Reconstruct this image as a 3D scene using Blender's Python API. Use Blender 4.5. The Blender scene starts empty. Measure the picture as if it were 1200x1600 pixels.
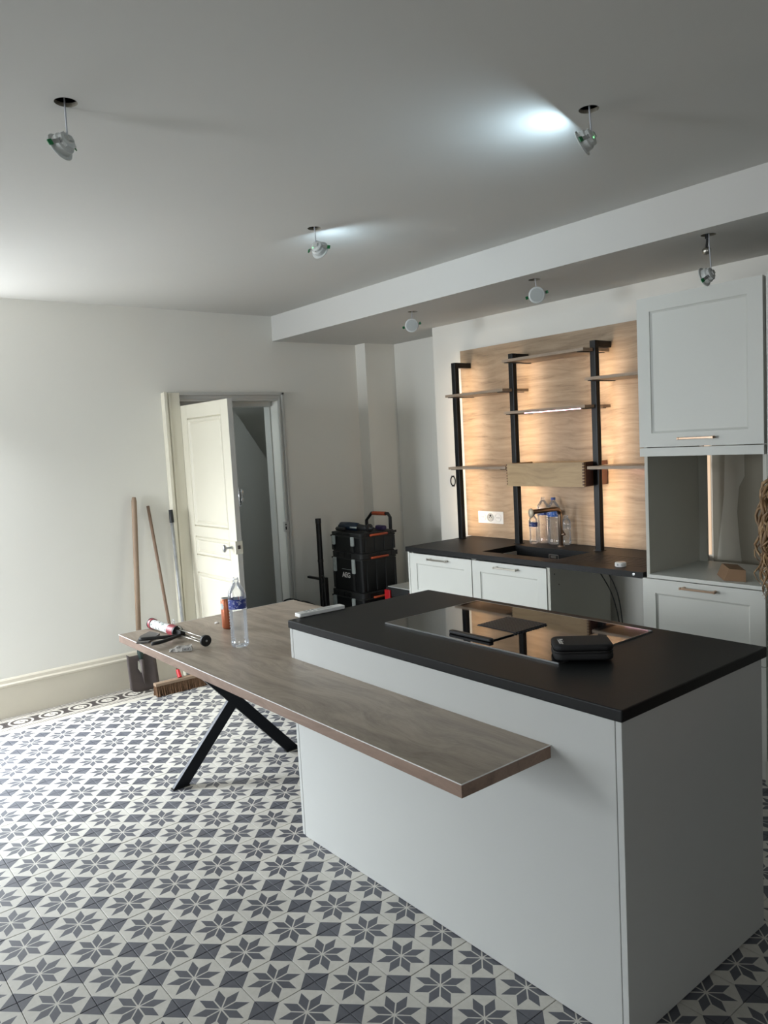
import bpy, bmesh, math, random
from mathutils import Vector, Matrix
random.seed(7)
SC = bpy.context.scene
COL = SC.collection
PI = math.pi

# ------------------------------------------------------------------ camera
def set_camera():
    cam = bpy.data.cameras.new('camera'); ob = bpy.data.objects.new('camera', cam); COL.objects.link(ob)
    r = Vector((0.6288, 0.7758, -0.0532)).normalized()
    fw = Vector((-0.7767, 0.6235, -0.0892)).normalized()
    u = r.cross(fw).normalized(); r = fw.cross(u).normalized()
    m = Matrix(((r.x, u.x, -fw.x), (r.y, u.y, -fw.y), (r.z, u.z, -fw.z)))
    ob.matrix_world = Matrix.Translation((0, 0, 1.70)) @ m.to_4x4()
    cam.sensor_fit = 'HORIZONTAL'; cam.sensor_width = 36.0
    cam.lens = 36.0 * 1210.5 / 1200.0
    cam.clip_start = 0.02
    SC.camera = ob
set_camera()

# ------------------------------------------------------------------ world, light, exposure
W = bpy.data.worlds.new('world'); SC.world = W; W.use_nodes = True
bg = W.node_tree.nodes['Background']; bg.inputs[0].default_value = (0.75, 0.86, 1.0, 1); bg.inputs[1].default_value = 0.25
def area(name, loc, direction, sx, sy, power, color, spread=PI):
    L = bpy.data.lights.new(name, 'AREA'); L.shape = 'RECTANGLE'; L.size = sx; L.size_y = sy
    L.energy = power; L.color = color; L.spread = spread
    o = bpy.data.objects.new(name, L); COL.objects.link(o)
    o.location = loc; o.rotation_euler = Vector(direction).to_track_quat('-Z', 'Z').to_euler()
    return o
area('daylight_left_window', (-5.80, 0.24, 1.20), (0.68, 0.84, -1.1), 1.3, 2.2, 165, (0.90, 0.95, 1.0), math.radians(102))
area('daylight_front_window', (-4.2, -3.38, 1.50), (-0.06, 1, -0.16), 1.5, 1.9, 160, (0.90, 0.95, 1.0), math.radians(120))
area('ground_bounce_left_window', (-5.79, 0.35, 1.85), (0.35, 0.35, 1), 1.1, 0.8, 42, (0.93, 0.96, 1.0), math.radians(125))
area('added_fill_right', (1.8, -3.38, 1.50), (-1, 0.9, -0.15), 1.5, 1.9, 75, (0.95, 0.97, 1.0), math.radians(120))  # added fill towards left wall and island end; no window stands here
area('corridor_light', (-6.00, 1.95, 1.95), (-0.35, 1, -0.05), 0.3, 0.6, 10, (0.82, 0.94, 1.0))
SC.view_settings.view_transform = 'Standard'; SC.view_settings.look = 'None'
SC.view_settings.exposure = -0.19; SC.view_settings.gamma = 1.0; SC.view_settings.use_curve_mapping = False

# ------------------------------------------------------------------ materials
def lin(c):
    if isinstance(c, str):
        c = tuple(int(c[i:i + 2], 16) / 255 for i in (0, 2, 4))
        c = tuple(x / 12.92 if x <= .04045 else ((x + .055) / 1.055) ** 2.4 for x in c)
    return (*c[:3], 1)
class G:
    """small helper round a node tree: maths on sockets"""
    def __init__(s, name):
        s.m = bpy.data.materials.new(name); s.m.use_nodes = True
        s.t = s.m.node_tree; s.b = s.t.nodes['Principled BSDF']
    def n(s, ty, **kw):
        nd = s.t.nodes.new(ty)
        for k, v in kw.items(): setattr(nd, k, v)
        return nd
    def put(s, sock, v):
        if isinstance(v, bpy.types.NodeSocket): s.t.links.new(v, sock)
        else: sock.default_value = v
    def M(s, op, a, b=0.0, c=None):
        nd = s.n('ShaderNodeMath', operation=op); s.put(nd.inputs[0], a); s.put(nd.inputs[1], b)
        if c is not None: s.put(nd.inputs[2], c)
        return nd.outputs[0]
    def mix(s, f, a, b):
        nd = s.n('ShaderNodeMix', data_type='RGBA'); s.put(nd.inputs['Factor'], f)
        s.put(nd.inputs[6], a); s.put(nd.inputs[7], b); return nd.outputs[2]
    def step(s, x, e, w=0.01):      # 1 where x > e, soft over w
        nd = s.n('ShaderNodeMapRange'); s.put(nd.inputs[0], x); nd.inputs[1].default_value = e - w; nd.inputs[2].default_value = e + w
        return nd.outputs[0]
    def co(s, kind='Object', scale=(1, 1, 1), rot=(0, 0, 0)):
        tc = s.n('ShaderNodeTexCoord'); mp = s.n('ShaderNodeMapping'); mp.inputs['Scale'].default_value = scale
        mp.inputs['Rotation'].default_value = rot
        s.t.links.new(tc.outputs[kind], mp.inputs[0]); return mp.outputs[0]
    def noise(s, vec, scale=5, detail=3, dist=0.0, rough=.5):
        nd = s.n('ShaderNodeTexNoise'); s.put(nd.inputs['Vector'], vec); nd.inputs['Scale'].default_value = scale
        nd.inputs['Detail'].default_value = detail; nd.inputs['Distortion'].default_value = dist; nd.inputs['Roughness'].default_value = rough
        return nd.outputs['Fac']
    def ramp(s, f, stops):
        nd = s.n('ShaderNodeValToRGB'); s.put(nd.inputs[0], f); e = nd.color_ramp.elements
        e[0].position, e[0].color = stops[0][0], lin(stops[0][1]); e[1].position, e[1].color = stops[-1][0], lin(stops[-1][1])
        for p, c in stops[1:-1]: q = e.new(p); q.color = lin(c)
        return nd.outputs[0]
    def bump(s, h, strength=.2, dist=.002):
        nd = s.n('ShaderNodeBump'); nd.inputs['Strength'].default_value = strength; nd.inputs['Distance'].default_value = dist
        s.put(nd.inputs['Height'], h); s.t.links.new(nd.outputs[0], s.b.inputs['Normal'])
def basic(name, c, rough=.5, metal=0.0, var=.06, scale=6, bump=0.0, bscale=300, spec=None, geo=False):
    g = G(name); c = lin(c)
    v = g.co('Object'); f = g.noise(v, scale, 4)
    dark = tuple(x * (1 - var) for x in c[:3]) + (1,); lite = tuple(min(1, x * (1 + var)) for x in c[:3]) + (1,)
    g.put(g.b.inputs['Base Color'], g.mix(f, dark, lite))
    g.b.inputs['Roughness'].default_value = rough; g.b.inputs['Metallic'].default_value = metal
    if spec is not None: g.b.inputs['Specular IOR Level'].default_value = spec
    if bump: g.bump(g.noise(v, bscale, 2), bump)
    return g.m
def emit(name, c, s, base='202020'):
    g = G(name); g.b.inputs['Base Color'].default_value = lin(base)
    g.b.inputs['Emission Color'].default_value = lin(c); g.b.inputs['Emission Strength'].default_value = s
    return g.m
def wood(name, stops, axis='X', rings=1.0, rough=.45, seed=0.0, stretch=9.0, knots=True):
    g = G(name); sc = (1.0, stretch, stretch) if axis == 'X' else ((stretch, 1.0, stretch) if axis == 'Y' else (stretch, stretch, 1.0))
    tc = g.n('ShaderNodeTexCoord'); add = g.n('ShaderNodeVectorMath', operation='ADD'); add.inputs[1].default_value = (seed, seed * .7, seed * .3)
    g.t.links.new(tc.outputs['Object'], add.inputs[0])
    big = g.noise(add.outputs[0], 1.6, 2)
    # warp the grain with the low noise so that it swirls round knots
    comb = g.n('ShaderNodeCombineXYZ')
    w = g.M('MULTIPLY', g.M('SUBTRACT', big, .5), .55 * rings)
    for i in range(3): g.put(comb.inputs[i], w)
    add2 = g.n('ShaderNodeVectorMath', operation='ADD'); g.t.links.new(add.outputs[0], add2.inputs[0]); g.t.links.new(comb.outputs[0], add2.inputs[1])
    mp = g.n('ShaderNodeMapping'); mp.inputs['Scale'].default_value = sc; g.t.links.new(add2.outputs[0], mp.inputs[0])
    a = g.noise(mp.outputs[0], 2.2, 5, .6, .6)
    fine = g.noise(mp.outputs[0], 14, 3, .2, .7)
    f = g.M('ADD', g.M('MULTIPLY', a, .78), g.M('MULTIPLY', fine, .22))
    g.put(g.b.inputs['Base Color'], g.ramp(f, stops)); g.b.inputs['Roughness'].default_value = rough
    g.bump(fine, .12, .001)
    return g.m
MAT = {}
MAT['wall'] = basic('wall_paint', 'e0ded6', .85, var=.02, scale=2, bump=.05)
MAT['ceiling'] = basic('ceiling_paint', 'cbcac5', .9, var=.015, scale=2)
MAT['cream'] = basic('cream_door_paint', 'dad5c4', .5, var=.03, scale=3, bump=.06, bscale=60)
MAT['trimpaint'] = basic('grey_white_trim_paint', 'bdbcb6', .55, var=.03, scale=3)
MAT['skirt'] = basic('old_baseboard_paint', 'cbc4b4', .6, var=.06, scale=5, bump=.1, bscale=40)
MAT['cabinet'] = basic('white_lacquer_cabinet', 'c9cac3', .45, var=.02, scale=3, bump=.05, bscale=150)
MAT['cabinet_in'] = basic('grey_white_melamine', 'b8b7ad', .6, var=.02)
MAT['island'] = basic('island_panel_white', 'b8bab7', .5, var=.015, scale=4)
MAT['black_metal'] = basic('black_powder_coated_steel', '0b0b0c', .35, .3, var=.15)
MAT['leg_metal'] = basic('blue_black_table_steel', '10141b', .32, .5, var=.15)
MAT['chrome'] = basic('brushed_nickel', 'b9b5ac', .28, 1.0, var=.05, scale=40)
MAT['bronze'] = basic('bronze_pink_handle_metal', 'b49a84', .3, 1.0, var=.05, scale=40)
MAT['copper'] = basic('brushed_copper_tap', '8c7a6b', .32, 1.0, var=.08, scale=60)
MAT['blackplastic'] = basic('black_dusty_plastic', '0e0f10', .5, var=.3, scale=9, bump=.1)
MAT['darkplastic'] = basic('dusty_charcoal_plastic', '1f2020', .65, var=.35, scale=12, bump=.1)
MAT['tap_cap'] = basic('pale_gold_tap_end', 'cdbfa6', .4, .2)
MAT['unlit'] = basic('unlit_grey_diffuser', '9fa3a0', .35, var=.02)
MAT['orange'] = basic('orange_plastic', 'b04a25', .5, var=.15)
MAT['red'] = basic('red_plastic', 'b81820', .45, var=.12)
MAT['bluetool'] = basic('dark_blue_tool_plastic', '14283c', .5, var=.25, scale=15)
MAT['purple'] = basic('purple_rubber', '33244f', .6, var=.2)
MAT['latch'] = basic('dusty_grey_latch', 'b2bab7', .5, var=.25, scale=30)
MAT['white_plastic'] = basic('white_plastic', 'e4e3df', .4, var=.02)
MAT['grey_plastic'] = basic('pale_grey_plastic', 'b4b6b2', .5, var=.05)
MAT['green'] = basic('green_clip_plastic', '0e6b3a', .4, var=.1)
MAT['cable'] = basic('pale_grey_cable', 'b9bcc2', .5, var=.05)
MAT['blackcable'] = basic('black_cable', '0c0c0c', .5, var=.1)
MAT['cardboard'] = basic('brown_cardboard', '80644a', .8, var=.08, scale=14)
MAT['bristle'] = basic('coarse_brown_bristle', '5e4530', .9, var=.5, scale=60, bump=.6, bscale=90)
MAT['can'] = basic('orange_drink_can_print', 'a9603f', .33, .35, var=.12, scale=22)
MAT['alu'] = basic('brushed_aluminium', 'b8babb', .3, 1.0, var=.06)
MAT['rust'] = basic('worn_shovel_steel', '564e4c', .55, .45, var=.35, scale=10, bump=.3, bscale=40)
MAT['shovelsocket'] = basic('dark_green_painted_steel', '2b3a36', .6, .2, var=.3, scale=12)
MAT['ash'] = basic('worn_wooden_handle', '8f7a66', .7, var=.18, scale=9, bump=.15, bscale=60)
MAT['brownwood'] = basic('brown_wooden_handle', '76604f', .7, var=.2, scale=9)
MAT['scuffed'] = basic('paint_splashed_aluminium_tube', 'a5a6a6', .45, .6, var=.4, scale=26)
MAT['plaster'] = basic('bare_plasterboard', '8a8577', .9, var=.05, scale=3)
MAT['plaster_patch'] = basic('pale_filler_patch', 'a9a69a', .9, var=.04, scale=7)
MAT['slate'] = basic('grey_slate_offcut', '5d5a55', .6, var=.15, scale=14)
MAT['void'] = basic('dark_void', '050505', .9, var=.1)
MAT['redlabel'] = basic('dark_red_cartridge_cap', '8f2230', .4, var=.1)
MAT['jeans'] = basic('dark_blue_trousers', '1c2333', .85, var=.15, scale=30, bump=.2)
MAT['navy'] = basic('navy_knit', '0d1322', .85, var=.15, scale=40, bump=.3)
MAT['skin'] = basic('skin', 'c79c83', .5, var=.04, scale=10)
MAT['shoe'] = basic('white_trainer', 'c9c9c5', .6, var=.05)
MAT['oak_panel'] = wood('oak_wall_panel', [(.30, '7b6751'), (.43, '99836a'), (.56, 'a89278'), (.75, 'b39e84')], 'X', .24, .5, 3.0, 15)
MAT['table_oak'] = wood('grey_oak_tabletop', [(.28, '7a6d60'), (.44, '96897a'), (.56, 'a69888'), (.74, 'b3a797')], 'X', .55, .42, 11.0, 8)
MAT['edge_oak'] = wood('brown_oak_edge', [(.28, '6c574a'), (.5, '846d5e'), (.74, '947d6d')], 'X', .6, .5, 5.0)
MAT['shelf_oak'] = wood('shelf_oak', [(.28, '8b7967'), (.5, 'a08d79'), (.74, 'ae9b86')], 'X', .5, .45, 8.0)
MAT['box_oak'] = wood('honey_oak_drawer_wood', [(.28, '977b58'), (.5, 'ad9068'), (.74, 'bb9f77')], 'X', .4, .45, 2.0, 12)
MAT['endgrain'] = basic('dark_end_wood', '5b3b2c', .6, var=.15, scale=30)
def stone(name, c1, c2, rough):
    g = G(name); v = g.co('Object'); f = g.noise(v, 4, 6, .5, .65)
    g.put(g.b.inputs['Base Color'], g.mix(f, lin(c1), lin(c2))); g.b.inputs['Roughness'].default_value = rough
    g.b.inputs['Specular IOR Level'].default_value = .3; g.bump(g.noise(v, 120, 3), .15, .001); return g.m
MAT['stone'] = stone('black_laminate_worktop', '060707', '0c0d0e', .5)
MAT['basin'] = stone('black_composite_sink', '0b0c0d', '121314', .4)
g = G('black_ceramic_glass'); g.b.inputs['Base Color'].default_value = (.006, .006, .007, 1); g.b.inputs['Roughness'].default_value = .03
g.b.inputs['IOR'].default_value = 1.9; MAT['cooktop'] = g.m
MAT['grille'] = basic('matt_black_grille', '2b2e33', .45, .3)
MAT['led_warm'] = emit('warm_led_strip', (1.0, .77, .56), 66)
MAT['lit_wall_glow'] = emit('painted_warm_wall_glow', (1.0, .72, .48), 1.0)  # emission painted in for wall lit from behind the cabinet
MAT['led_pink'] = emit('pinkish_led_strip', (1.0, .60, .72), 8)
MAT['led_cool'] = emit('cool_lamp_diffuser', (.75, .9, 1.0), 8)
MAT['led_green'] = emit('tiny_green_led', (.2, 1.0, .3), 3)
def frosted():
    g = G('frosted_lamp_plastic'); g.b.inputs['Base Color'].default_value = lin('c4c7c4'); g.b.inputs['Roughness'].default_value = .4
    g.b.inputs['Subsurface Weight'].default_value = 0.0; return g.m
MAT['frost'] = frosted()
def pet(name, tint=(1, 1, 1), dens=.12):
    g = G(name); t = g.t; out = t.nodes['Material Output']
    tr = g.n('ShaderNodeBsdfTransparent'); tr.inputs[0].default_value = (.96 * tint[0], .97 * tint[1], .98 * tint[2], 1)
    gl = g.n('ShaderNodeBsdfGlossy'); gl.inputs['Roughness'].default_value = .06; gl.inputs[0].default_value = (.95, .97, 1, 1)
    lw = g.n('ShaderNodeLayerWeight'); lw.inputs[0].default_value = .35
    f = g.M('ADD', g.M('MULTIPLY', lw.outputs['Fresnel'], .9), .05)
    mx = g.n('ShaderNodeMixShader'); g.put(mx.inputs[0], f); t.links.new(tr.outputs[0], mx.inputs[1]); t.links.new(gl.outputs[0], mx.inputs[2])
    df = g.n('ShaderNodeBsdfTranslucent'); df.inputs[0].default_value = (.85, .87, .88, 1)
    m2 = g.n('ShaderNodeMixShader'); m2.inputs[0].default_value = dens; t.links.new(mx.outputs[0], m2.inputs[1]); t.links.new(df.outputs[0], m2.inputs[2])
    t.links.new(m2.outputs[0], out.inputs[0]); return g.m
MAT['pet'] = pet('clear_thin_plastic')
MAT['petgrey'] = pet('greyish_clear_plastic', (.9, .9, .92), .25)
def label_mat(name, stops):     # stops on the angle round the bottle
    g = G(name); tc = g.n('ShaderNodeTexCoord'); sx = g.n('ShaderNodeSeparateXYZ'); g.t.links.new(tc.outputs['Object'], sx.inputs[0])
    a = g.M('ARCTAN2', sx.outputs[1], sx.outputs[0]); f = g.M('ADD', g.M('MULTIPLY', a, 1 / (2 * PI)), .5)
    nd = g.n('ShaderNodeValToRGB'); nd.color_ramp.interpolation = 'CONSTANT'; g.put(nd.inputs[0], f); e = nd.color_ramp.elements
    e[0].position = 0; e[0].color = lin(stops[0][1]); e[1].position = stops[1][0]; e[1].color = lin(stops[1][1])
    for p, c in stops[2:]: q = e.new(p); q.color = lin(c)
    n = g.step(g.noise(g.co('Object', (60, 60, 160)), 1.0, 2), .62, .03)
    g.put(g.b.inputs['Base Color'], g.mix(g.M('MULTIPLY', n, .55), nd.outputs[0], lin('dfe4ee')))
    g.b.inputs['Roughness'].default_value = .35; return g.m
MAT['label_table'] = label_mat('blue_white_bottle_label', [(0, '2b3a86'), (.80, '2b3a86'), (.865, 'cfd3dc'), (.885, 'c46a76'), (.905, 'a9b9c6'), (.985, '27326f')])
MAT['label_blue'] = label_mat('blue_bottle_label', [(0, '1f4f9a'), (.3, '1b58a8'), (.6, '2a69b5'), (.9, '1c4a94')])
MAT['label_navy'] = label_mat('navy_bottle_label', [(0, '1b2558'), (.3, '2c3c7c'), (.6, '1b2558'), (.8, 'b7b9c4')])
MAT['cap_blue'] = basic('blue_bottle_cap', '2d4d96', .4)
def cart():
    g = G('printed_cartridge_label'); v = g.co('Object', (40, 40, 40)); n = g.noise(v, 1.0, 1)
    g.put(g.b.inputs['Base Color'], g.ramp(n, [(.36, '2c4a3c'), (.42, 'd9dad8'), (.58, 'e2e3e1'), (.66, '9aa3a0')]))
    g.b.inputs['Roughness'].default_value = .35; return g.m
MAT['cart'] = cart()
def packmat():
    g = G('crumpled_printed_packet'); v = g.co('Object', (30, 30, 30)); n = g.noise(v, 1.2, 3)
    g.put(g.b.inputs['Base Color'], g.ramp(n, [(.35, '6f6b66'), (.48, 'b9b5ae'), (.7, 'd4d1cb')])); g.b.inputs['Roughness'].default_value = .5; return g.m
MAT['packet'] = packmat()

def star_tile():
    g = G('encaustic_star_tile'); tc = g.n('ShaderNodeTexCoord'); sx = g.n('ShaderNodeSeparateXYZ'); g.t.links.new(tc.outputs['UV'], sx.inputs[0])
    ax = g.M('ABSOLUTE', g.M('SUBTRACT', sx.outputs[0], .5)); ay = g.M('ABSOLUTE', g.M('SUBTRACT', sx.outputs[1], .5))
    x = g.M('MAXIMUM', ax, ay); y = g.M('MINIMUM', ax, ay)
    L = .250; gap = .0120
    v = g.M('MULTIPLY', y, 1.41421); u = g.M('SUBTRACT', x, y)
    def gt(a, e): return g.step(a, e, .0022)
    inside = g.M('MULTIPLY', g.M('MULTIPLY', gt(v, gap * 1.414), gt(u, gap * 1.414)),
                 g.M('MULTIPLY', g.M('SUBTRACT', 1.0, gt(v, L)), g.M('SUBTRACT', 1.0, gt(u, L))))
    corner = gt(g.M('ADD', ax, ay), .7071)
    dark = g.M('MAXIMUM', inside, corner)
    geo = g.n('ShaderNodeNewGeometry'); w = geo.outputs['Position']
    n1 = g.noise(w, 3.0, 4); n2 = g.noise(w, 45, 4, .5)
    info = g.n('ShaderNodeObjectInfo').outputs['Random']
    light = g.mix(n2, lin('b8b6ad'), lin('cfcdc5')); dk = g.mix(n2, lin('4b4d54'), lin('5f6168'))
    c = g.mix(dark, light, dk)
    tone = g.M('ADD', g.M('MULTIPLY', n1, .16), g.M('ADD', g.M('MULTIPLY', info, .07), .86))
    hsv = g.n('ShaderNodeHueSaturation'); g.put(hsv.inputs['Value'], tone); g.put(hsv.inputs['Color'], c)
    g.put(g.b.inputs['Base Color'], hsv.outputs[0])
    g.put(g.b.inputs['Roughness'], g.M('ADD', .38, g.M('MULTIPLY', n2, .2)))
    g.bump(n2, .08, .001); return g.m
MAT['tile'] = star_tile()
def border_tile():      # u along the wall, v from the star tiles (0) to the wall (1)
    g = G('encaustic_scroll_border'); tc = g.n('ShaderNodeTexCoord'); sx = g.n('ShaderNodeSeparateXYZ'); g.t.links.new(tc.outputs['UV'], sx.inputs[0])
    u, v = sx.outputs[0], sx.outputs[1]
    def band(a, b): return g.M('MULTIPLY', g.step(v, a, .004), g.M('SUBTRACT', 1.0, g.step(v, b, .004)))
    dark = band(.17, .20)
    for a, b in ((.235, .26), (.765, .79), (.83, .875), (.91, .935)): dark = g.M('MAXIMUM', dark, band(a, b))
    zone = band(.295, .735)
    du = g.M('MULTIPLY', g.M('SUBTRACT', u, .5), 1.0); dv = g.M('MULTIPLY', g.M('SUBTRACT', v, .515), 1.7)
    e = g.M('SQRT', g.M('ADD', g.M('POWER', g.M('ABSOLUTE', g.M('DIVIDE', du, .37)), 2.0), g.M('POWER', g.M('ABSOLUTE', g.M('DIVIDE', dv, .33)), 2.0)))
    nz = g.noise(g.co('UV', (9, 9, 9)), 1.0, 2, .8)
    blob = g.M('MULTIPLY', g.M('SUBTRACT', 1.0, g.step(e, .62, .03)), g.step(nz, .42, .04))
    ring = g.M('MULTIPLY', g.step(e, .92, .02), g.M('SUBTRACT', 1.0, g.step(e, 1.12, .02)))
    outs = g.M('MULTIPLY', g.step(g.M('ABSOLUTE', dv), .30, .01), g.step(g.M('ABSOLUTE', du), .14, .02))
    lt = g.M('MAXIMUM', g.M('MAXIMUM', blob, ring), g.M('MULTIPLY', outs, .8))
    zd = g.M('MULTIPLY', zone, g.M('SUBTRACT', 1.0, lt))
    dark = g.M('MAXIMUM', dark, zd)
    w = g.n('ShaderNodeNewGeometry').outputs['Position']; n2 = g.noise(w, 40, 4)
    g.put(g.b.inputs['Base Color'], g.mix(dark, g.mix(n2, lin('b3aea3'), lin('c9c5ba')), g.mix(n2, lin('3b3635'), lin('4b4645'))))
    g.b.inputs['Roughness'].default_value = .5; return g.m
MAT['border'] = border_tile()
MAT['grout'] = basic('dark_grout', '0d0c0b', .95, var=.2, scale=30)
def hairmat():
    g = G('wavy_blond_hair'); info = g.n('ShaderNodeObjectInfo'); n = g.noise(g.co('Object', (90, 90, 12)), 1.0, 3)
    g.put(g.b.inputs['Base Color'], g.ramp(n, [(.3, '5d452f'), (.5, '8c6e4c'), (.7, 'b3946c')])); g.b.inputs['Roughness'].default_value = .45; return g.m
MAT['hair'] = hairmat()

# ------------------------------------------------------------------ mesh helpers
def BM(): return bmesh.new()
def obj(name, bm, mat, parent=None, smooth=False, loc=None, bevel=0.0, seg=2):
    me = bpy.data.meshes.new(name)
    if smooth:
        for f in bm.faces: f.smooth = True
    bmesh.ops.recalc_face_normals(bm, faces=bm.faces)
    bm.to_mesh(me); bm.free()
    mats = mat if isinstance(mat, (list, tuple)) else [mat]
    for m in mats: me.materials.append(MAT[m] if isinstance(m, str) else m)
    o = bpy.data.objects.new(name, me); COL.objects.link(o)
    if parent: o.parent = parent
    if loc: o.location = loc
    if bevel:
        b = o.modifiers.new('bevel', 'BEVEL'); b.width = bevel; b.segments = seg; b.limit_method = 'ANGLE'; b.angle_limit = math.radians(40)
        if smooth is False:
            b.harden_normals = False
    return o
def islands(bm):
    seen = set(); out = []
    for v in bm.verts:
        if v in seen: continue
        st = [v]; seen.add(v); g = []
        while st:
            a = st.pop(); g.append(a)
            for e in a.link_edges:
                b = e.other_vert(a)
                if b not in seen: seen.add(b); st.append(b)
        out.append(g)
    return out
def objs(name, bm, mat, parent=None, **kw):
    """one object per loose piece of the mesh"""
    r = []
    for g in islands(bm):
        b2 = bmesh.new(); mp = {v: b2.verts.new(v.co) for v in g}
        for f in {f for v in g for f in v.link_faces}: b2.faces.new([mp[v] for v in f.verts]).material_index = f.material_index
        r.append(obj(name, b2, mat, parent, **kw))
    bm.free(); return r
def box(bm, x0, x1, y0, y1, z0, z1, mi=0, M=None):
    vs = [Vector((x, y, z)) for z in (z0, z1) for y in (y0, y1) for x in (x0, x1)]
    if M is not None: vs = [M @ v for v in vs]
    v = [bm.verts.new(p) for p in vs]
    for a in ((0, 1, 3, 2), (4, 6, 7, 5), (0, 4, 5, 1), (1, 5, 7, 3), (3, 7, 6, 2), (2, 6, 4, 0)):
        f = bm.faces.new([v[i] for i in a]); f.material_index = mi
    return v
def prism(bm, pts, z0, z1, M=None, mi=0):      # polygon in XY extruded in Z
    lo = [Vector((p[0], p[1], z0)) for p in pts]; hi = [Vector((p[0], p[1], z1)) for p in pts]
    if M is not None: lo = [M @ v for v in lo]; hi = [M @ v for v in hi]
    a = [bm.verts.new(p) for p in lo]; b = [bm.verts.new(p) for p in hi]; n = len(pts)
    fs = [bm.faces.new(a[::-1]), bm.faces.new(b)]
    for i in range(n): fs.append(bm.faces.new((a[i], a[(i + 1) % n], b[(i + 1) % n], b[i])))
    for f in fs: f.material_index = mi
def frame_to(d, up=(0, 0, 1)):
    d = Vector(d).normalized(); q = d.to_track_quat('Z', 'Y'); return q.to_matrix().to_4x4()
def lathe(bm, prof, n=32, M=None, mi=0, cap=True, tf=None):
    rings = []
    for r, z in prof:
        ring = []
        for i in range(n):
            a = 2 * PI * i / n; p = Vector((r * math.cos(a), r * math.sin(a), z))
            if M is not None: p = M @ p
            ring.append(bm.verts.new(p))
        rings.append(ring)
    for k in range(len(rings) - 1):
        for i in range(n):
            f = bm.faces.new((rings[k][i], rings[k][(i + 1) % n], rings[k + 1][(i + 1) % n], rings[k + 1][i])); f.material_index = mi
    if cap:
        if prof[0][0] > 1e-5: bm.faces.new(rings[0][::-1]).material_index = mi
        if prof[-1][0] > 1e-5: bm.faces.new(rings[-1]).material_index = mi
def tube(bm, pts, r, n=10, cap=True, mi=0, squash=1.0):
    pts = [Vector(p) for p in pts]; rs = r if isinstance(r, (list, tuple)) else [r] * len(pts)
    rings = []; up = None
    for i, p in enumerate(pts):
        t = (pts[min(i + 1, len(pts) - 1)] - pts[max(i - 1, 0)]).normalized()
        if up is None:
            up = Vector((0, 0, 1)) if abs(t.z) < .9 else Vector((1, 0, 0))
        s = t.cross(up).normalized(); up = s.cross(t).normalized()
        rings.append([bm.verts.new(p + (s * math.cos(2 * PI * k / n) + up * math.sin(2 * PI * k / n) * squash) * rs[i]) for k in range(n)])
    for a, b in zip(rings, rings[1:]):
        for k in range(n): bm.faces.new((a[k], a[(k + 1) % n], b[(k + 1) % n], b[k])).material_index = mi
    if cap: bm.faces.new(rings[0][::-1]).material_index = mi; bm.faces.new(rings[-1]).material_index = mi
def bez(p0, p1, p2, p3, n=12):
    p0, p1, p2, p3 = map(Vector, (p0, p1, p2, p3)); o = []
    for i in range(n + 1):
        t = i / n; o.append(p0 * (1 - t) ** 3 + p1 * 3 * t * (1 - t) ** 2 + p2 * 3 * t * t * (1 - t) + p3 * t ** 3)
    return o
def rrect(x0, x1, y0, y1, r, n=5):
    o = []
    for cx, cy, a0 in ((x1 - r, y1 - r, 0), (x0 + r, y1 - r, 90), (x0 + r, y0 + r, 180), (x1 - r, y0 + r, 270)):
        for i in range(n + 1):
            a = math.radians(a0 + 90 * i / n); o.append((cx + r * math.cos(a), cy + r * math.sin(a)))
    return o
def tag(o, label, cat, group=None, kind=None):
    o['label'] = label; o['category'] = cat
    if group: o['group'] = group
    if kind: o['kind'] = kind
    return o
def thing(name, loc, label, cat, group=None, rz=0.0):
    o = bpy.data.objects.new(name, None); COL.objects.link(o); o.location = loc; o.rotation_euler = (0, 0, rz); o.empty_display_size = .05
    return tag(o, label, cat, group)
def struct(name, bm=None, mat='wall', **kw):
    if bm is None: o = bpy.data.objects.new(name, None); COL.objects.link(o)
    else: o = obj(name, bm, mat, **kw)
    o['kind'] = 'structure'; return o
def T(x, y, z): return Matrix.Translation((x, y, z))
def R(a, ax): return Matrix.Rotation(a, 4, ax)
def text_obj(name, s, size, mat, M, parent, depth=.0006, bold=False):
    cu = bpy.data.curves.new(name, 'FONT'); cu.body = s; cu.size = size; cu.extrude = depth; cu.align_x = 'CENTER'; cu.align_y = 'CENTER'
    if bold: cu.offset = size * .02
    t = bpy.data.objects.new('tmp', cu); COL.objects.link(t); bpy.context.view_layer.update()
    me = bpy.data.meshes.new_from_object(t.evaluated_get(bpy.context.evaluated_depsgraph_get()))
    bpy.data.objects.remove(t); bpy.data.curves.remove(cu)
    me.materials.clear(); me.materials.append(MAT[mat]); o = bpy.data.objects.new(name, me); COL.objects.link(o); o.parent = parent; o.matrix_local = M
    return o

# ================================================================== SETTING
XL, YK, YN, XR, YF, ZC, ZB = -5.58, 4.245, 4.585, 3.2, -3.2, 2.778, 2.577
YBEAM = 3.40
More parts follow.
